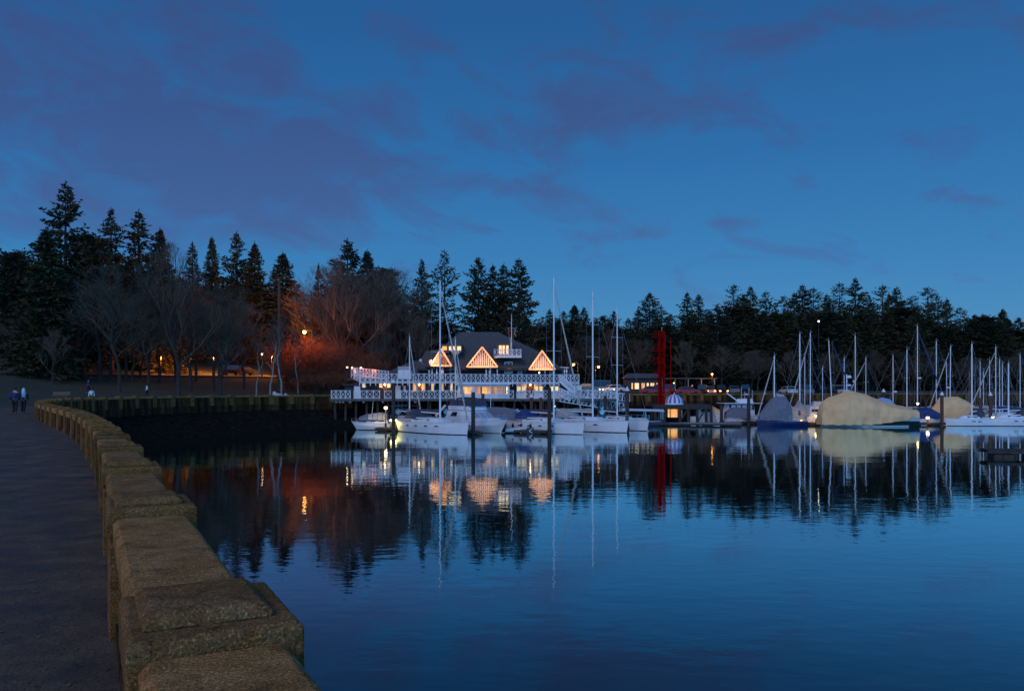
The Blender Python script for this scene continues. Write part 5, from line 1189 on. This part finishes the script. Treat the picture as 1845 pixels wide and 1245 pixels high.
float_dock('brown float behind the right end of the pale low float', pt(1318, 108), pt(1372, 108), 1.4)
e = float_dock('isolated dark float on open water at the right edge', pt(1772, 56), pt(1900, 55), 1.6, 'pile', h=.55)
b = MB(); b.beam((-1.2, -1, 0.2), (0, 0, 0), .1, .1)
ar = empty('arrow_mark', P(953, 776, 84.2), 0, 'small white left-pointing arrow mark on the dark fender-hung float', 'sign'); 
b = MB(); b.beam((.35, 0, .22), (0, 0, 0), .03, .07); b.beam((0, 0, 0), (.35, 0, -.22), .03, .07); b.build('chevron', M['white'], ar); b = MB(); b.box((.15, .08, -.02), (.75, .06, .62)); b.build('board', M['iron'], ar)
def pile(px, Y, top, label, cap=True, m='pile', r=.21, grp='mooring piles'):
    X = PX(px, Y); z = PZ(top, Y); e = empty('mooring_pile', (X, Y, 0), 0, label, 'mooring pile', grp)
    b = MB(); b.bar((0, 0, -2), (0, 0, z - (.45 if cap else 0)), r * 1.06, r, 12)
    b.build('post', M[m], e)
    if cap: b = MB(); b.lathe((0, 0, z - .5), [(r * 1.25, 0), (r * 1.25, .06), (r * .55, .32), (.015, .5)], 12); b.build('cone_cap', M['white'], e)
    b = MB(); b.lathe((0, 0, .3), [(r * 1.3, 0), (r * 1.5, .04), (r * 1.5, .14), (r * 1.3, .18)], 10); b.build('pile_hoop', M['iron'], e)
pile(709, 88.5, 682, 'white-capped pile between the lit motorboat and the leftmost big sailboat')
pile(852.5, 83.2, 698, 'white-capped pile standing before the flybridge cruiser')
pile(990, 83.4, 700, 'thick dark pile at the stern half of the tallest-masted sailboat', cap=False)
pile(1130, 88.0, 696, 'white-capped pile by the rightmost front sailboat')
pile(1090.5, 98, 713, 'plain pile behind the second tall mast', cap=False)
pile(870, 99, 709, 'brown pile in front of the middle of the club bay', cap=False, m='pile_brown')
pile(957.5, 99, 709, 'brown pile left of the pair in front of the lit club door', m='pile_brown')
pile(974.5, 99, 709, 'brown pile right of the pair in front of the lit club door', m='pile_brown')
pile(1349, 105, 714, 'dark pile at the right side of the trawler', cap=False)
pile(1300, 104.5, 730, 'dark pile at the left side of the trawler', cap=False)
pile(1592, 113, 700, 'pile with white cap behind the tail of the big tan cover')
pile(1697, 102, 705, 'tall brown pile with white cap before the smaller tan cover', m='pile_brown')
pile(1767, 106, 717, 'short pile right of the tall white mast', cap=False, m='pile_brown')
pile(1784.5, 105.5, 706, 'brown pile with white cap right of the white sailboat', m='pile_brown')
pile(1646.5, 100.8, 735, 'black pile at the tail end of the big tan cover', cap=False, m='pile')

tp = empty('trestle_pier', (PX(1230, 112), 112, 0), 0, 'low black timber trestle pier under the red tower and the striped dome', 'pier')
ztd = PZ(729, 111); x0, x1 = PX(1176, 111), PX(1281, 111)
b = MB(); b.box(((x0 + x1) / 2 - tp.location.x, 1.2, ztd - .15), (x1 - x0, 4.8, .3)); b.box(((x0 + x1) / 2 - tp.location.x, -1.25, ztd - .45), (x1 - x0, .2, .35)); b.build('deck', M['pile'], tp)
for px in (1180, 1188, 1197, 1225, 1240, 1256, 1272, 1281):
    b = MB(); x = PX(px, 111) - tp.location.x; b.bar((x, -1.1, -1.5), (x, -1.1, ztd - .3), .2, n=8); b.build('pier_pile', M['pile'], tp)
    b = MB(); b.bar((x + .2, 2.6, -1.5), (x + .2, 2.6, ztd - .3), .2, n=8); b.build('pier_pile', M['pile'], tp)
b = MB()
for px in (1182, 1226, 1258): x = PX(px, 111) - tp.location.x; b.beam((x, -1.1, .3), (x + 1.1, -1.1, ztd - .4), .08, .2)
b.build('cross_brace', M['pile'], tp)
# kiosk with a striped dome roof and orange-lit front below the deck
kx = PX(1216, 112)
k = empty('domed_kiosk', (kx, 112.5, ztd), 0, 'small kiosk roofed by a pale dome with blue-violet stripes, glowing orange below', 'kiosk')
b = MB(); Rr = PX(1233, 112) - kx; zt = PZ(710.5, 112) - ztd
n = 24
prof_ = [(Rr, .0), (Rr * .97, .18), (Rr * .9, .45 * zt), (Rr * .72, .72 * zt), (Rr * .42, .92 * zt), (.02, zt)]
rings = [[(r_ * math.cos(2 * math.pi * i / n), r_ * math.sin(2 * math.pi * i / n), z) for i in range(n)] for r_, z in prof_]
b.v = [p for r_ in rings for p in r_]
for q in range(5):
    for i in range(n): b.f.append((q * n + i, q * n + (i + 1) % n, (q + 1) * n + (i + 1) % n, (q + 1) * n + i)); b.m.append(1 if (i % 2 and 1 <= q <= 3) else 0)
b.build('dome', [M['white'], mat('violet_stripe', (.16, .14, .45), .6)], k)
b = MB(); b.lathe((0, 0, zt), [(.05, 0), (.12, .1), (.02, .25)], 8); b.build('finial', M['white'], k)
b = MB(); zz = PZ(733, 111.3) - ztd; zl = PZ(752, 111.3) - ztd
for a0, a1 in ((1205, 1208), (1210, 1222)): b.box(((PX(a0, 111.3) + PX(a1, 111.3)) / 2 - kx, -.6, (zz + zl) / 2), (PX(a1, 111.3) - PX(a0, 111.3), .1, zz - zl))
b.build('lit_doorway', M['room'], k)
b = MB(); b.box((PX(1227.5, 111.3) - kx, -.6, (zz + zl) / 2), (.5, .1, zz - zl)); b.build('door', M['gel2'], k)
b = MB(); b.box((0, .6, (zz + zl) / 2), (2.4, 2.0, zz - zl)); b.build('cabin_wall', M['charcoal'], k)
point_light('kiosk_light', (kx - .2, 111.2, 1.9), 25, (1, .42, .1), .2)

# ---------------------------------------------------------------- red lattice tower
tw = empty('lattice_tower', (PX(1192, 112.5), 112.5, ztd), 0, 'tall red steel lattice tower with platforms and a separate slim red mast', 'tower')
def q_(px, py, Y=112.5): v = P(px, py, Y); return v - tw.location
z0 = 0; z1 = q_(0, 598).z; xa = q_(1187.5, 700).x; xb = q_(1197.5, 700).x; dp = .9
b = MB()
for x in (xa, xb):
    for y in (0, dp): b.beam((x, y, z0), (x, y, z1), .10, .10)
b.build('tower_leg', M['red'], tw)
b = MB(); nb = 13
for i in range(nb):
    a, c = z0 + (z1 - z0) * i / nb, z0 + (z1 - z0) * (i + 1) / nb
    for y in (0, dp): b.beam((xa, y, a), (xb, y, c), .05, .05); b.beam((xb, y, a), (xa, y, c), .05, .05); b.beam((xa, y, a), (xb, y, a), .05, .06)
    for x in (xa, xb): b.beam((x, 0, a), (x, dp, c), .05, .05)
b.build('lattice_brace', M['red'], tw)
b = MB(); b.box(((xa + xb) / 2, dp + .05, (z0 + z1) / 2), ((xb - xa) * .45, .03, z1 - z0)); b.build('ladder_screen', mat('dark_red_screen', (.16, .002, .002), .9, spec=0), tw)
for py in (608, 633, 655, 679):
    b = MB(); z = q_(0, py).z; x = q_(1177, 0).x; b.box(((x + xb) / 2, dp / 2, z), (xb - x, dp + .3, .07))
    for xx in (x, x + .35, xa): b.beam((xx, -.1, z), (xx, -.1, z + .85), .04, .04)
    b.beam((x, -.1, z + .85), (xa, -.1, z + .85), .04, .04); b.beam((x, -.1, z + .45), (xa, -.1, z + .45), .03, .03); b.build('platform', M['red'], tw)
b = MB(); b.path([Vector(((xa + xb) / 2 - .3, 0, z1)), Vector((xb - .2, 0, z1 + .12)), Vector((xb + .1, 0, z1 - .25)), Vector((xb + .1, 0, z1 - 2.4))], .05, 6); b.beam((q_(1178, 0).x, 0, q_(0, 597).z), (xb, 0, q_(0, 597).z), .06, .06); b.build('davit', M['red'], tw)
b = MB(); b.bar(((xa + xb) / 2, 0, z1), ((xa + xb) / 2, 0, z1 + .5), .02, n=4); b.ball(((xa + xb) / 2, 0, z1 + .55), .07); b.build('anemometer', M['gel'], tw)
b = MB(); x = q_(1208.5, 0).x; b.bar((x, 0, 0), (x, 0, q_(0, 612).z), .085, .07, 8); b.beam((xb, 0, q_(0, 625).z), (x, 0, q_(0, 625).z), .04, .04); b.beam((xb, 0, q_(0, 660).z), (x, 0, q_(0, 660).z), .04, .04); b.build('side_mast', M['red'], tw)

# gangways from the right end of the club down to the floats
def gangway(label, a, c, w_, n):
    a, c = Vector(a), Vector(c); e = empty('gangway', tuple((a + c) / 2), 0, label, 'gangway', 'white gangways right of the club'); m_ = (a + c) / 2
    d = (c - a).normalized(); side = d.cross(Vector((0, 0, 1))).normalized()
    b = MB(); b.beam(a - m_, c - m_, w_, .1); b.build('walkway', M['dock'], e)
    for s in (-1, 1):
        b = MB(); o = side * s * w_ / 2 - m_; up = Vector((0, 0, 1.05))
        b.beam(a + o, c + o, .07, .1); b.beam(a + o + up, c + o + up, .07, .08)
        for k in range(n + 1): q = a.lerp(c, k / n) + o; b.beam(q, q + up, .055, .055)
        for k in range(n): q = a.lerp(c, k / n) + o; r_ = a.lerp(c, (k + 1) / n) + o; b.beam(q, r_ + up, .045, .05)
        b.build('truss_rail', M['white'], e)
gangway('white truss gangway rising to the shore beside the parked cars', P(1128, 723, 112), P(1052, 716, 106.5), 1.3, 11)
gangway('white truss gangway sloping down to the long main float', P(1005, 723, 101), P(1120, 741, 104), 1.3, 15)
gangway('short steep white gangway crossing behind the second tall mast', P(1030, 718, 103), P(1090, 743, 103.5), 1.1, 9)

# ---------------------------------------------------------------- lamps
def lamp(name, label, px, py, Y, bm, ground=None, r=.22, power=0, colr=(1, .5, .15), group=None, arm=0):
    c = P(px, py, Y); zb = gz(c.x, Y) if ground is None else ground
    e = empty(name, (c.x + arm, Y + .0, zb), 0, label, 'lamp', group); h = c.z - zb
    b = MB(); b.bar((0, 0, -.1), (0, 0, h + (.2 if arm else -.1)), .07, .045, 8)
    if arm: b.bar((0, 0, h + .2), (-arm, 0, h + .25), .04, n=6)
    b.lathe((0, 0, 0), [(.13, -.1), (.13, .5), (.08, .6)], 8); b.build('post', M['iron'], e)
    b = MB(); b.lathe((-arm, 0, h), [(.02, r * 1.3), (r * 1.15, r * .9), (r * 1.2, r * .7), (r, r * .6)], 10); b.build('lamp_hood', M['iron'], e)
    b = MB(); b.ball((-arm, 0, h), r, 10); b.build('bulb', M[bm], e)
    if power: point_light('lamp_light', (c.x, Y - .4, c.z - .35), power, colr, .2)
    return e
OR = (1, .27, .035)
lamp('street_lamp', 'bright orange street lamp glowing over the bushes left of the club', 548.5, 598, 127, 'bulb', r=.30, power=2300, colr=OR, arm=1.2, group='orange street lamps')
lamp('street_lamp', 'small white lamp by the short birch left of the granite stump', 472.5, 638, 140, 'bulb_warm', r=.2, power=700, colr=OR)
lamp('street_lamp', 'street lamp hidden in the bare limbs left of the dark parked cars', 385, 640, 141, 'bulb', r=.03, power=8000, colr=OR)
lamp('street_lamp', 'street lamp hidden in the bare limbs left of the upswept tree', 290, 642, 133, 'bulb', r=.03, power=2400, colr=OR)
lamp('street_lamp', 'street lamp hidden behind the birches over the lit road', 490, 640, 143, 'bulb', r=.03, power=9000, colr=OR)
lamp('street_lamp', 'orange street lamp right of the club, the left one of two', 1033.5, 656.5, 150, 'bulb', r=.22, power=900, colr=OR, arm=.8, group='orange street lamps')
lamp('street_lamp', 'orange street lamp right of the club, the right one of two', 1078.5, 661, 152, 'bulb', r=.22, power=900, colr=OR, arm=-.6, group='orange street lamps')
lamp('street_lamp', 'lone small street lamp above the lit cars right of the red tower', 1283, 674, 150, 'bulb', r=.18, power=300, colr=OR, group='orange street lamps')
lamp('dock_lamp', 'white globe lamp on a thin post before the leftmost lit motorboat', 695, 734.5, 90.5, 'bulb_warm', .3, r=.19, power=90, colr=(1, .72, .3))
lamp('dock_lamp', 'low yellow lamp just left of the first white-capped pile', 704.5, 757, 89.5, 'bulb_yellow', .3, r=.13, power=45, colr=(1, .75, .15))
lamp('dock_lamp', 'low yellow lamp just right of the first white-capped pile', 713, 757, 89.5, 'bulb_yellow', .3, r=.14, power=45, colr=(1, .75, .15))
lamp('dock_lamp', 'small lamp beside the pile near the tallest mast', 998.5, 732, 97, 'bulb_warm', .3, r=.12, power=8)
lamp('dock_lamp', 'small lamp at the left corner of the club bay', 833.5, 710, 101.5, 'bulb_warm', LD, r=.12, power=8)
lamp('dock_lamp', 'golden dock lamp at the left end of the big tan cover', 1471, 749, 103.6, 'bulb_warm', .3, r=.2, power=60, colr=(1, .6, .15))
lamp('dock_lamp', 'low amber dock lamp at the bow of the blue-hulled sailboat', 1444, 758, 103, 'bulb', .1, r=.14, power=20, colr=(1, .5, .12))
lamp('dock_lamp', 'low amber dock lamp between the two tan covers', 1671.5, 752.5, 103.6, 'bulb_warm', .3, r=.2, power=45, colr=(1, .45, .12))
lamp('dock_lamp', 'low amber dock lamp right of the white sailboat', 1789.5, 752.5, 103.6, 'bulb_warm', .3, r=.21, power=45, colr=(1, .42, .1))
lamp('dock_lamp', 'lamp above the navy cover beside the tallest right-hand mast', 1653.5, 727, 108.5, 'bulb_warm', .3, r=.15, power=12)
lamp('dock_lamp', 'lamp above the right end of the smaller tan cover', 1736, 726, 109.5, 'bulb_warm', .3, r=.15, power=12)
lamp('dock_lamp', 'tiny green light on the far sea wall above the blue-grey cover', 1378, 709, 138, 'bulb_green', r=.12)
lamp('street_lamp', 'tiny yellow-green lamp beside the slim red mast', 1214, 690, 150, 'bulb_yellow', r=.1)
# mast light
m1_ = empty('mast_light', P(1475, 579, 170), 0, 'tiny star-like light high in the gap between the right conifers', 'lamp'); b = MB(); b.bar((0, 0, gz(m1_.location.x, 170) - m1_.location.z), (0, 0, 0), .06, n=5); b.build('post', M['iron'], m1_); b = MB(); b.ball((0, 0, 0), .16); b.build('bulb', M['bulb_white'], m1_)

# ---------------------------------------------------------------- cars and lit buildings beyond the far wall
def car_parts(kind='car'):
    L, W_, H = dict(car=(4.4, 1.8, 1.45), van=(5.0, 1.95, 2.1), suv=(4.8, 1.9, 1.75))[kind]
    e = empty('parked_' + kind, (0, 0, 0)); w2 = W_ / 2
    def ring(y, k): 
        return [(-L / 2, y, .35), (L / 2, y, .35), (L / 2, y, .72 * k), (L * .32, y, .95 * k), (-L * .42, y, 1.0 * k), (-L / 2, y, .9 * k)]
    b = MB(); b.loft([ring(-w2, .96), ring(-w2 * .92, 1), ring(w2 * .92, 1), ring(w2, .96)]); b.build('body', M['car_grey'], e)
    c0 = [(-L * .44 if kind != 'car' else -L * .38, .95), (L * .30, .95), (L * (.12 if kind == 'car' else .22), H), (-L * (.24 if kind == 'car' else .42), H)]
    b = MB(); b.loft([[(x, -w2 * (.88 if z < 1 else .74), z) for x, z in c0], [(x, w2 * (.88 if z < 1 else .74), z) for x, z in c0]]); b.build('window_glass', M['glass'], e)
    b = MB(); b.box((-L * .06 if kind == 'car' else -L * .10, 0, H + .02), (L * (.36 if kind == 'car' else .62), W_ * .76, .06)); 
    for x0_, x1_ in ((-L * .38, -L * .24), (L * .30, L * .12)):
        if kind == 'car':
            for s in (-1, 1): b.beam((x0_, s * w2 * .885, .95), (x1_, s * w2 * .75, H), .07, .07)
    b.build('roof', M['car_grey'], e)
    for x in (-L * .31, L * .31):
        for s in (-1, 1):
            b = MB(); rr_ = [[(x + .32 * math.cos(a), s * w2 * .98 + d_, .32 + .32 * math.sin(a)) for a in [i * math.pi / 6 for i in range(12)]] for d_ in (-.1, .02)]; b.loft(rr_); b.build('wheel', M['tyre'], e)
    for s in (-1, 1):
        b = MB(); b.box((L / 2 + .01, s * w2 * .72, .66), (.06, .32, .16)); b.build('headlight', M['gel2'], e)
        b = MB(); b.box((-L / 2 - .01, s * w2 * .76, .78), (.06, .26, .16)); b.build('taillight', M['cloth_red'], e)
    return e
CARP = {k_: car_parts(k_) for k_ in ('car', 'van', 'suv')}; first = set()
def car(kind, px, Y, rz, m, label, z=None, lights=None):
    if kind in first: e = copy_tree(CARP[kind])
    else: e = CARP[kind]; first.add(kind)
    X = PX(px, Y); e.location = (X, Y, (gz(X, Y) + .3 if z is None else z)); e.rotation_euler = (0, 0, rz)
    tag(e, label, 'car' if kind != 'van' else 'van', 'parked cars')
    for ch in list(e.children):
        n_ = ch.name.split('.')[0]
        want = M[m] if n_ in ('body', 'roof') else (M[lights] if lights and n_ == 'headlight' else None)
        if want:
            ch.data = ch.data.copy(); ch.data.materials[0] = want
    return e
car('suv', 422, 141, R(30), 'car_dark', 'dark parked car, the taller left one on the orange-lit road', z=7.16)
car('car', 442, 142, R(45), 'car_dark', 'low dark parked car, the right one on the orange-lit road', z=7.16)
car('van', 1079, 148, R(178), 'car_grey', 'grey van parked between the two masts right of the club')
car('car', 1103, 146, R(200), 'car_white', 'car with bright headlights at the head of the white gangway', lights='bulb_warm')
car('car', 1118, 147, R(215), 'car_grey', 'second car with bright headlights right of the gangway head', lights='bulb_warm')
car('car', 1055, 149, R(170), 'car_grey', 'grey car half hidden left of the second tall mast', lights='bulb_warm')
car('car', 1176, 142, R(4), 'car_red', 'red car parked left of the red tower foot')
car('suv', 1200, 143, R(4), 'car_red', 'red tall car parked right of the red tower foot')
car('car', 1238, 141, R(0), 'car_red', 'red car parked right of the dome roof')
car('suv', 1262, 144, R(85), 'car_dark', 'dark car seen end-on left of the orange-lit cars', lights='bulb')
car('car', 1278, 144, R(-95), 'car_grey', 'car with orange lit front under the small street lamp', lights='bulb')
car('suv', 1296, 144, R(-85), 'car_dark', 'rightmost car under the small street lamp', lights='bulb')
for i, px in enumerate((1322, 1338, 1420, 1446, 1487, 1511)):
    car(('car', 'suv')[i % 2], px, 147, R(80 + i * 7), ('car_grey', 'car_dark', 'car_white')[i % 3], ['dim car in the dark just left of the trawler antennas', 'dim tall car behind the trawler flybridge', 'dim car beyond the blue-grey cover', 'dim tall car behind the pale peaked tarpaulin', 'dim car behind the left end of the big tan cover', 'dim tall car behind the shoulder of the big tan cover'][i])
# low pavilion with lit openings (px 1136-1182)
pv = empty('pavilion', (PX(1160, 146), 146, gz(PX(1160, 146), 146) + .3), 0, 'low dark pavilion with bright yellow windows left of the red tower', 'pavilion')
wpx = 146 / F
b = MB(); b.box((0, 2.2, 1.4), (6.2, 4, 2.8)); b.build('wall', M['charcoal'], pv); b = MB(); b.loft([[(-3.5, -.4, 2.8), (3.5, -.4, 2.8), (3.5, 4.8, 2.8), (-3.5, 4.8, 2.8)], [(-2.6, 2, 3.7), (2.6, 2, 3.7), (2.6, 2.4, 3.7), (-2.6, 2.4, 3.7)]]); b.build('roof', M['roof'], pv)
for x, w_, m_ in ((-1.25, .75, 'lit_pale'), (-2.1, .25, 'lit_orange'), (-.1, .6, 'room'), (.75, .35, 'lit_pale'), (1.6, .7, 'office'), (2.5, .3, 'lit_orange')):
    b = MB(); b.box((x, .17, 1.35), (w_, .06, 1.1)); b.build('window', M[m_], pv)
# shop stalls / lit shelter further right
sh_ = empty('shelter', (PX(1240, 152), 152, gz(PX(1240, 152), 152)), 0, 'open shelter with faint warm lights behind the dome roof', 'shelter')
b = MB(); b.box((0, 1.5, 3.0), (11, 3.4, .2)); b.build('roof', M['roof'], sh_)
for x in (-5, -2.5, 0, 2.5, 5): b = MB(); b.beam((x, 0, -.3), (x, 0, 3), .16, .16); b.build('post', M['bark_pale'], sh_)
for x, m_ in ((-4.1, 'bulb'), (-3.3, 'bulb_yellow'), (.8, 'lit_dim'), (1.8, 'lit_dim'), (3.4, 'lit_dim')): b = MB(); b.ball((x, .2, 1.6), .16); b.build('lamp', M[m_], sh_)
for i, (px, py, m_) in enumerate(((1255, 697, 'bulb_red'), (1264, 699, 'bulb'), (1272, 706, 'lit_orange'), (1284, 705, 'bulb'), (1288, 701, 'bulb'), (1295, 706, 'bulb'))):
    pass
point_light('lot_light', P(1285, 698, 140), 260, (1, .3, .04), .3); point_light('lot_light', P(1100, 694, 143), 120, (1, .5, .2), .3)

# pale granite boulder-like stump and board (px 490-515, y 680-697)
st = empty('memorial_stone', (PX(501, 106), 106, gz(PX(501, 106), 106)), 0, 'pale blocky stone memorial with a leaning slab below the birches', 'memorial')
b = MB(); b.loft([[(-.2, -.4, -.2), (1.05, -.4, -.2), (1.05, .4, -.2), (-.2, .4, -.2)], [(-.5, -.4, .5), (1.15, -.4, .55), (1.1, .4, .5), (-.5, .4, .5)], [(-.3, -.3, 1.15), (.4, -.35, .95), (.4, .3, 1.0), (-.3, .3, 1.1)]]); b.build('stone', M['granite'], st)
b = MB(); b.beam((-.7, -.1, -.3), (-.45, 0, 1.3), .35, .3); b.beam((.95, 0, .1), (1.05, 0, 1.05), .3, .4); b.build('slab', M['granite'], st)
# lower path on the left slope and thin signs
# ---------------------------------------------------------------- people
def person(px, Y, z, h, label, jacket, trousers, walk=.25, face=1.57, hairm='hair', arm_w=False, seated=False):
    X = PX(px, Y); e = empty('person', (X, Y, z), face, label, 'person'); k = h / 1.72
    def skin(name, pts, edges, rad, m):
        me = bpy.data.meshes.new(name); me.from_pydata([tuple(c * k for c in p) for p in pts], edges, []); me.update(); o = bpy.data.objects.new(name, me); col.objects.link(o); o.parent = e
        sk = o.modifiers.new('skin', 'SKIN'); sk.use_smooth_shade = True
        for v, r_ in zip(me.skin_vertices[0].data, rad): v.radius = (r_ * k, r_ * k) if not isinstance(r_, tuple) else (r_[0] * k, r_[1] * k)
        me.skin_vertices[0].data[0].use_root = True
        s_ = o.modifiers.new('sub', 'SUBSURF'); s_.levels = 1; s_.render_levels = 1; me.materials.append(M[m]); return o
    hp = .90; w_ = walk
    legs = [(0, 0, hp), (.02, .09, .86), (w_ * .55, .10, .48), (w_ * .35, .10, .07), (w_ * .35 + .16, .11, .03), (.02, -.09, .86), (-w_ * .25, -.10, .47), (-w_ * 1.1, -.10, .10), (-w_ * 1.1 + .15, -.11, .04)]
    le = [(0, 1), (1, 2), (2, 3), (3, 4), (0, 5), (5, 6), (6, 7), (7, 8)]
    body = legs + [(0, 0, 1.15), (.01, 0, 1.40), (.02, 0, 1.50), (.03, 0, 1.60), (.03, 0, 1.69), (0, .18, 1.39), (-.05 - w_ * .4, .24, 1.12), (w_ * .3, .25, .88), (w_ * .4, .25, .80), (0, -.18, 1.39), (.03 + w_ * .3, -.24, 1.12), (w_ * .9, -.24, .90), (w_ * 1.05, -.24, .82)]
    be = le + [(0, 9), (9, 10), (10, 11), (11, 12), (12, 13), (10, 14), (14, 15), (15, 16), (16, 17), (10, 18), (18, 19), (19, 20), (20, 21)]
    rad = [.11, .08, .055, .04, .035, .08, .055, .04, .035, .11, .12, .05, .085, .06, .05, .038, .03, .025, .05, .038, .03, .025]
    skin('body', body, be, rad, 'skin')
    skin('trousers', [legs[i] for i in (0, 1, 2, 3, 5, 6, 7)], [(0, 1), (1, 2), (2, 3), (0, 4), (4, 5), (5, 6)], [.14, .105, .08, .065, .105, .08, .065], trousers)
    skin('jacket', [(0, 0, .88), (0, 0, 1.15), (.01, 0, 1.40), (.01, .18, 1.39), body[15], body[16], (.01, -.18, 1.39), body[19], body[20], (.02, 0, 1.47)], [(0, 1), (1, 2), (2, 3), (3, 4), (4, 5), (2, 6), (6, 7), (7, 8), (2, 9)], [(.15, .12), (.15, .13), (.15, .14), .075, .06, .05, .075, .06, .05, .07], jacket)
    b = MB(); b.ball((.0 * k, 0, 1.645 * k), .105 * k, 10, sz=1.05); b.build('hair', M[hairm], e)
    return e
PZG = PATH_Z
person(27, 52, PZG, 1.74, 'person in a dark purple jacket and black trousers walking away at the left edge', 'cloth_navy', 'cloth_black', face=R(110))
person(42, 53, PZG, 1.70, 'person in dark clothes with a white sleeve stripe walking beside the sea wall', 'cloth_black', 'cloth_black', face=R(105), walk=.2)
w1 = empty('white_bag', P(42.5, 709, 52.6), 0, 'long white bag held by the person beside the sea wall', 'bag'); b = MB(); b.lathe((0, 0, -.3), [(.02, 0), (.10, .08), (.12, .35), (.09, .6), (.02, .68)], 8); b.build('bag', M['cloth_white'], w1)
person(159, 100, gz(PX(159, 100), 100), 1.7, 'distant person in a purple coat on the grass path', 'cloth_purple', 'cloth_black', face=R(20))
person(165, 84, gz(PX(165, 84), 84), 1.7, 'distant person in pale clothes close behind the far sea wall', 'cloth_white', 'cloth_black', face=R(-70))
person(265, 101, gz(PX(265, 101), 101), 1.7, 'distant person in a white top near the pale straight tree trunk', 'cloth_white', 'cloth_black', face=R(180))
# picnic bench with seated shape at px 108
bn = empty('park_bench', (PX(110, 88), 88, gz(PX(110, 88), 88)), R(20), 'dark park bench on the grass at the left behind the wall', 'bench')
b = MB()
for y in (-.18, 0, .18): b.box((0, y, .45), (1.7, .14, .04))
b.build('seat', M['teak'], bn); b = MB()
for z in (.62, .8): b.beam((-.85, .28 + (z - .6) * .25, z), (.85, .28 + (z - .6) * .25, z), .04, .13)
b.build('backrest', M['teak'], bn)
for x in (-.7, .7): b = MB(); b.beam((x, -.2, 0), (x, -.2, .44), .06, .06); b.beam((x, .2, 0), (x, .36, .9), .06, .06); b.beam((x, -.2, .42), (x, .22, .42), .05, .05); b.build('leg', M['iron'], bn)
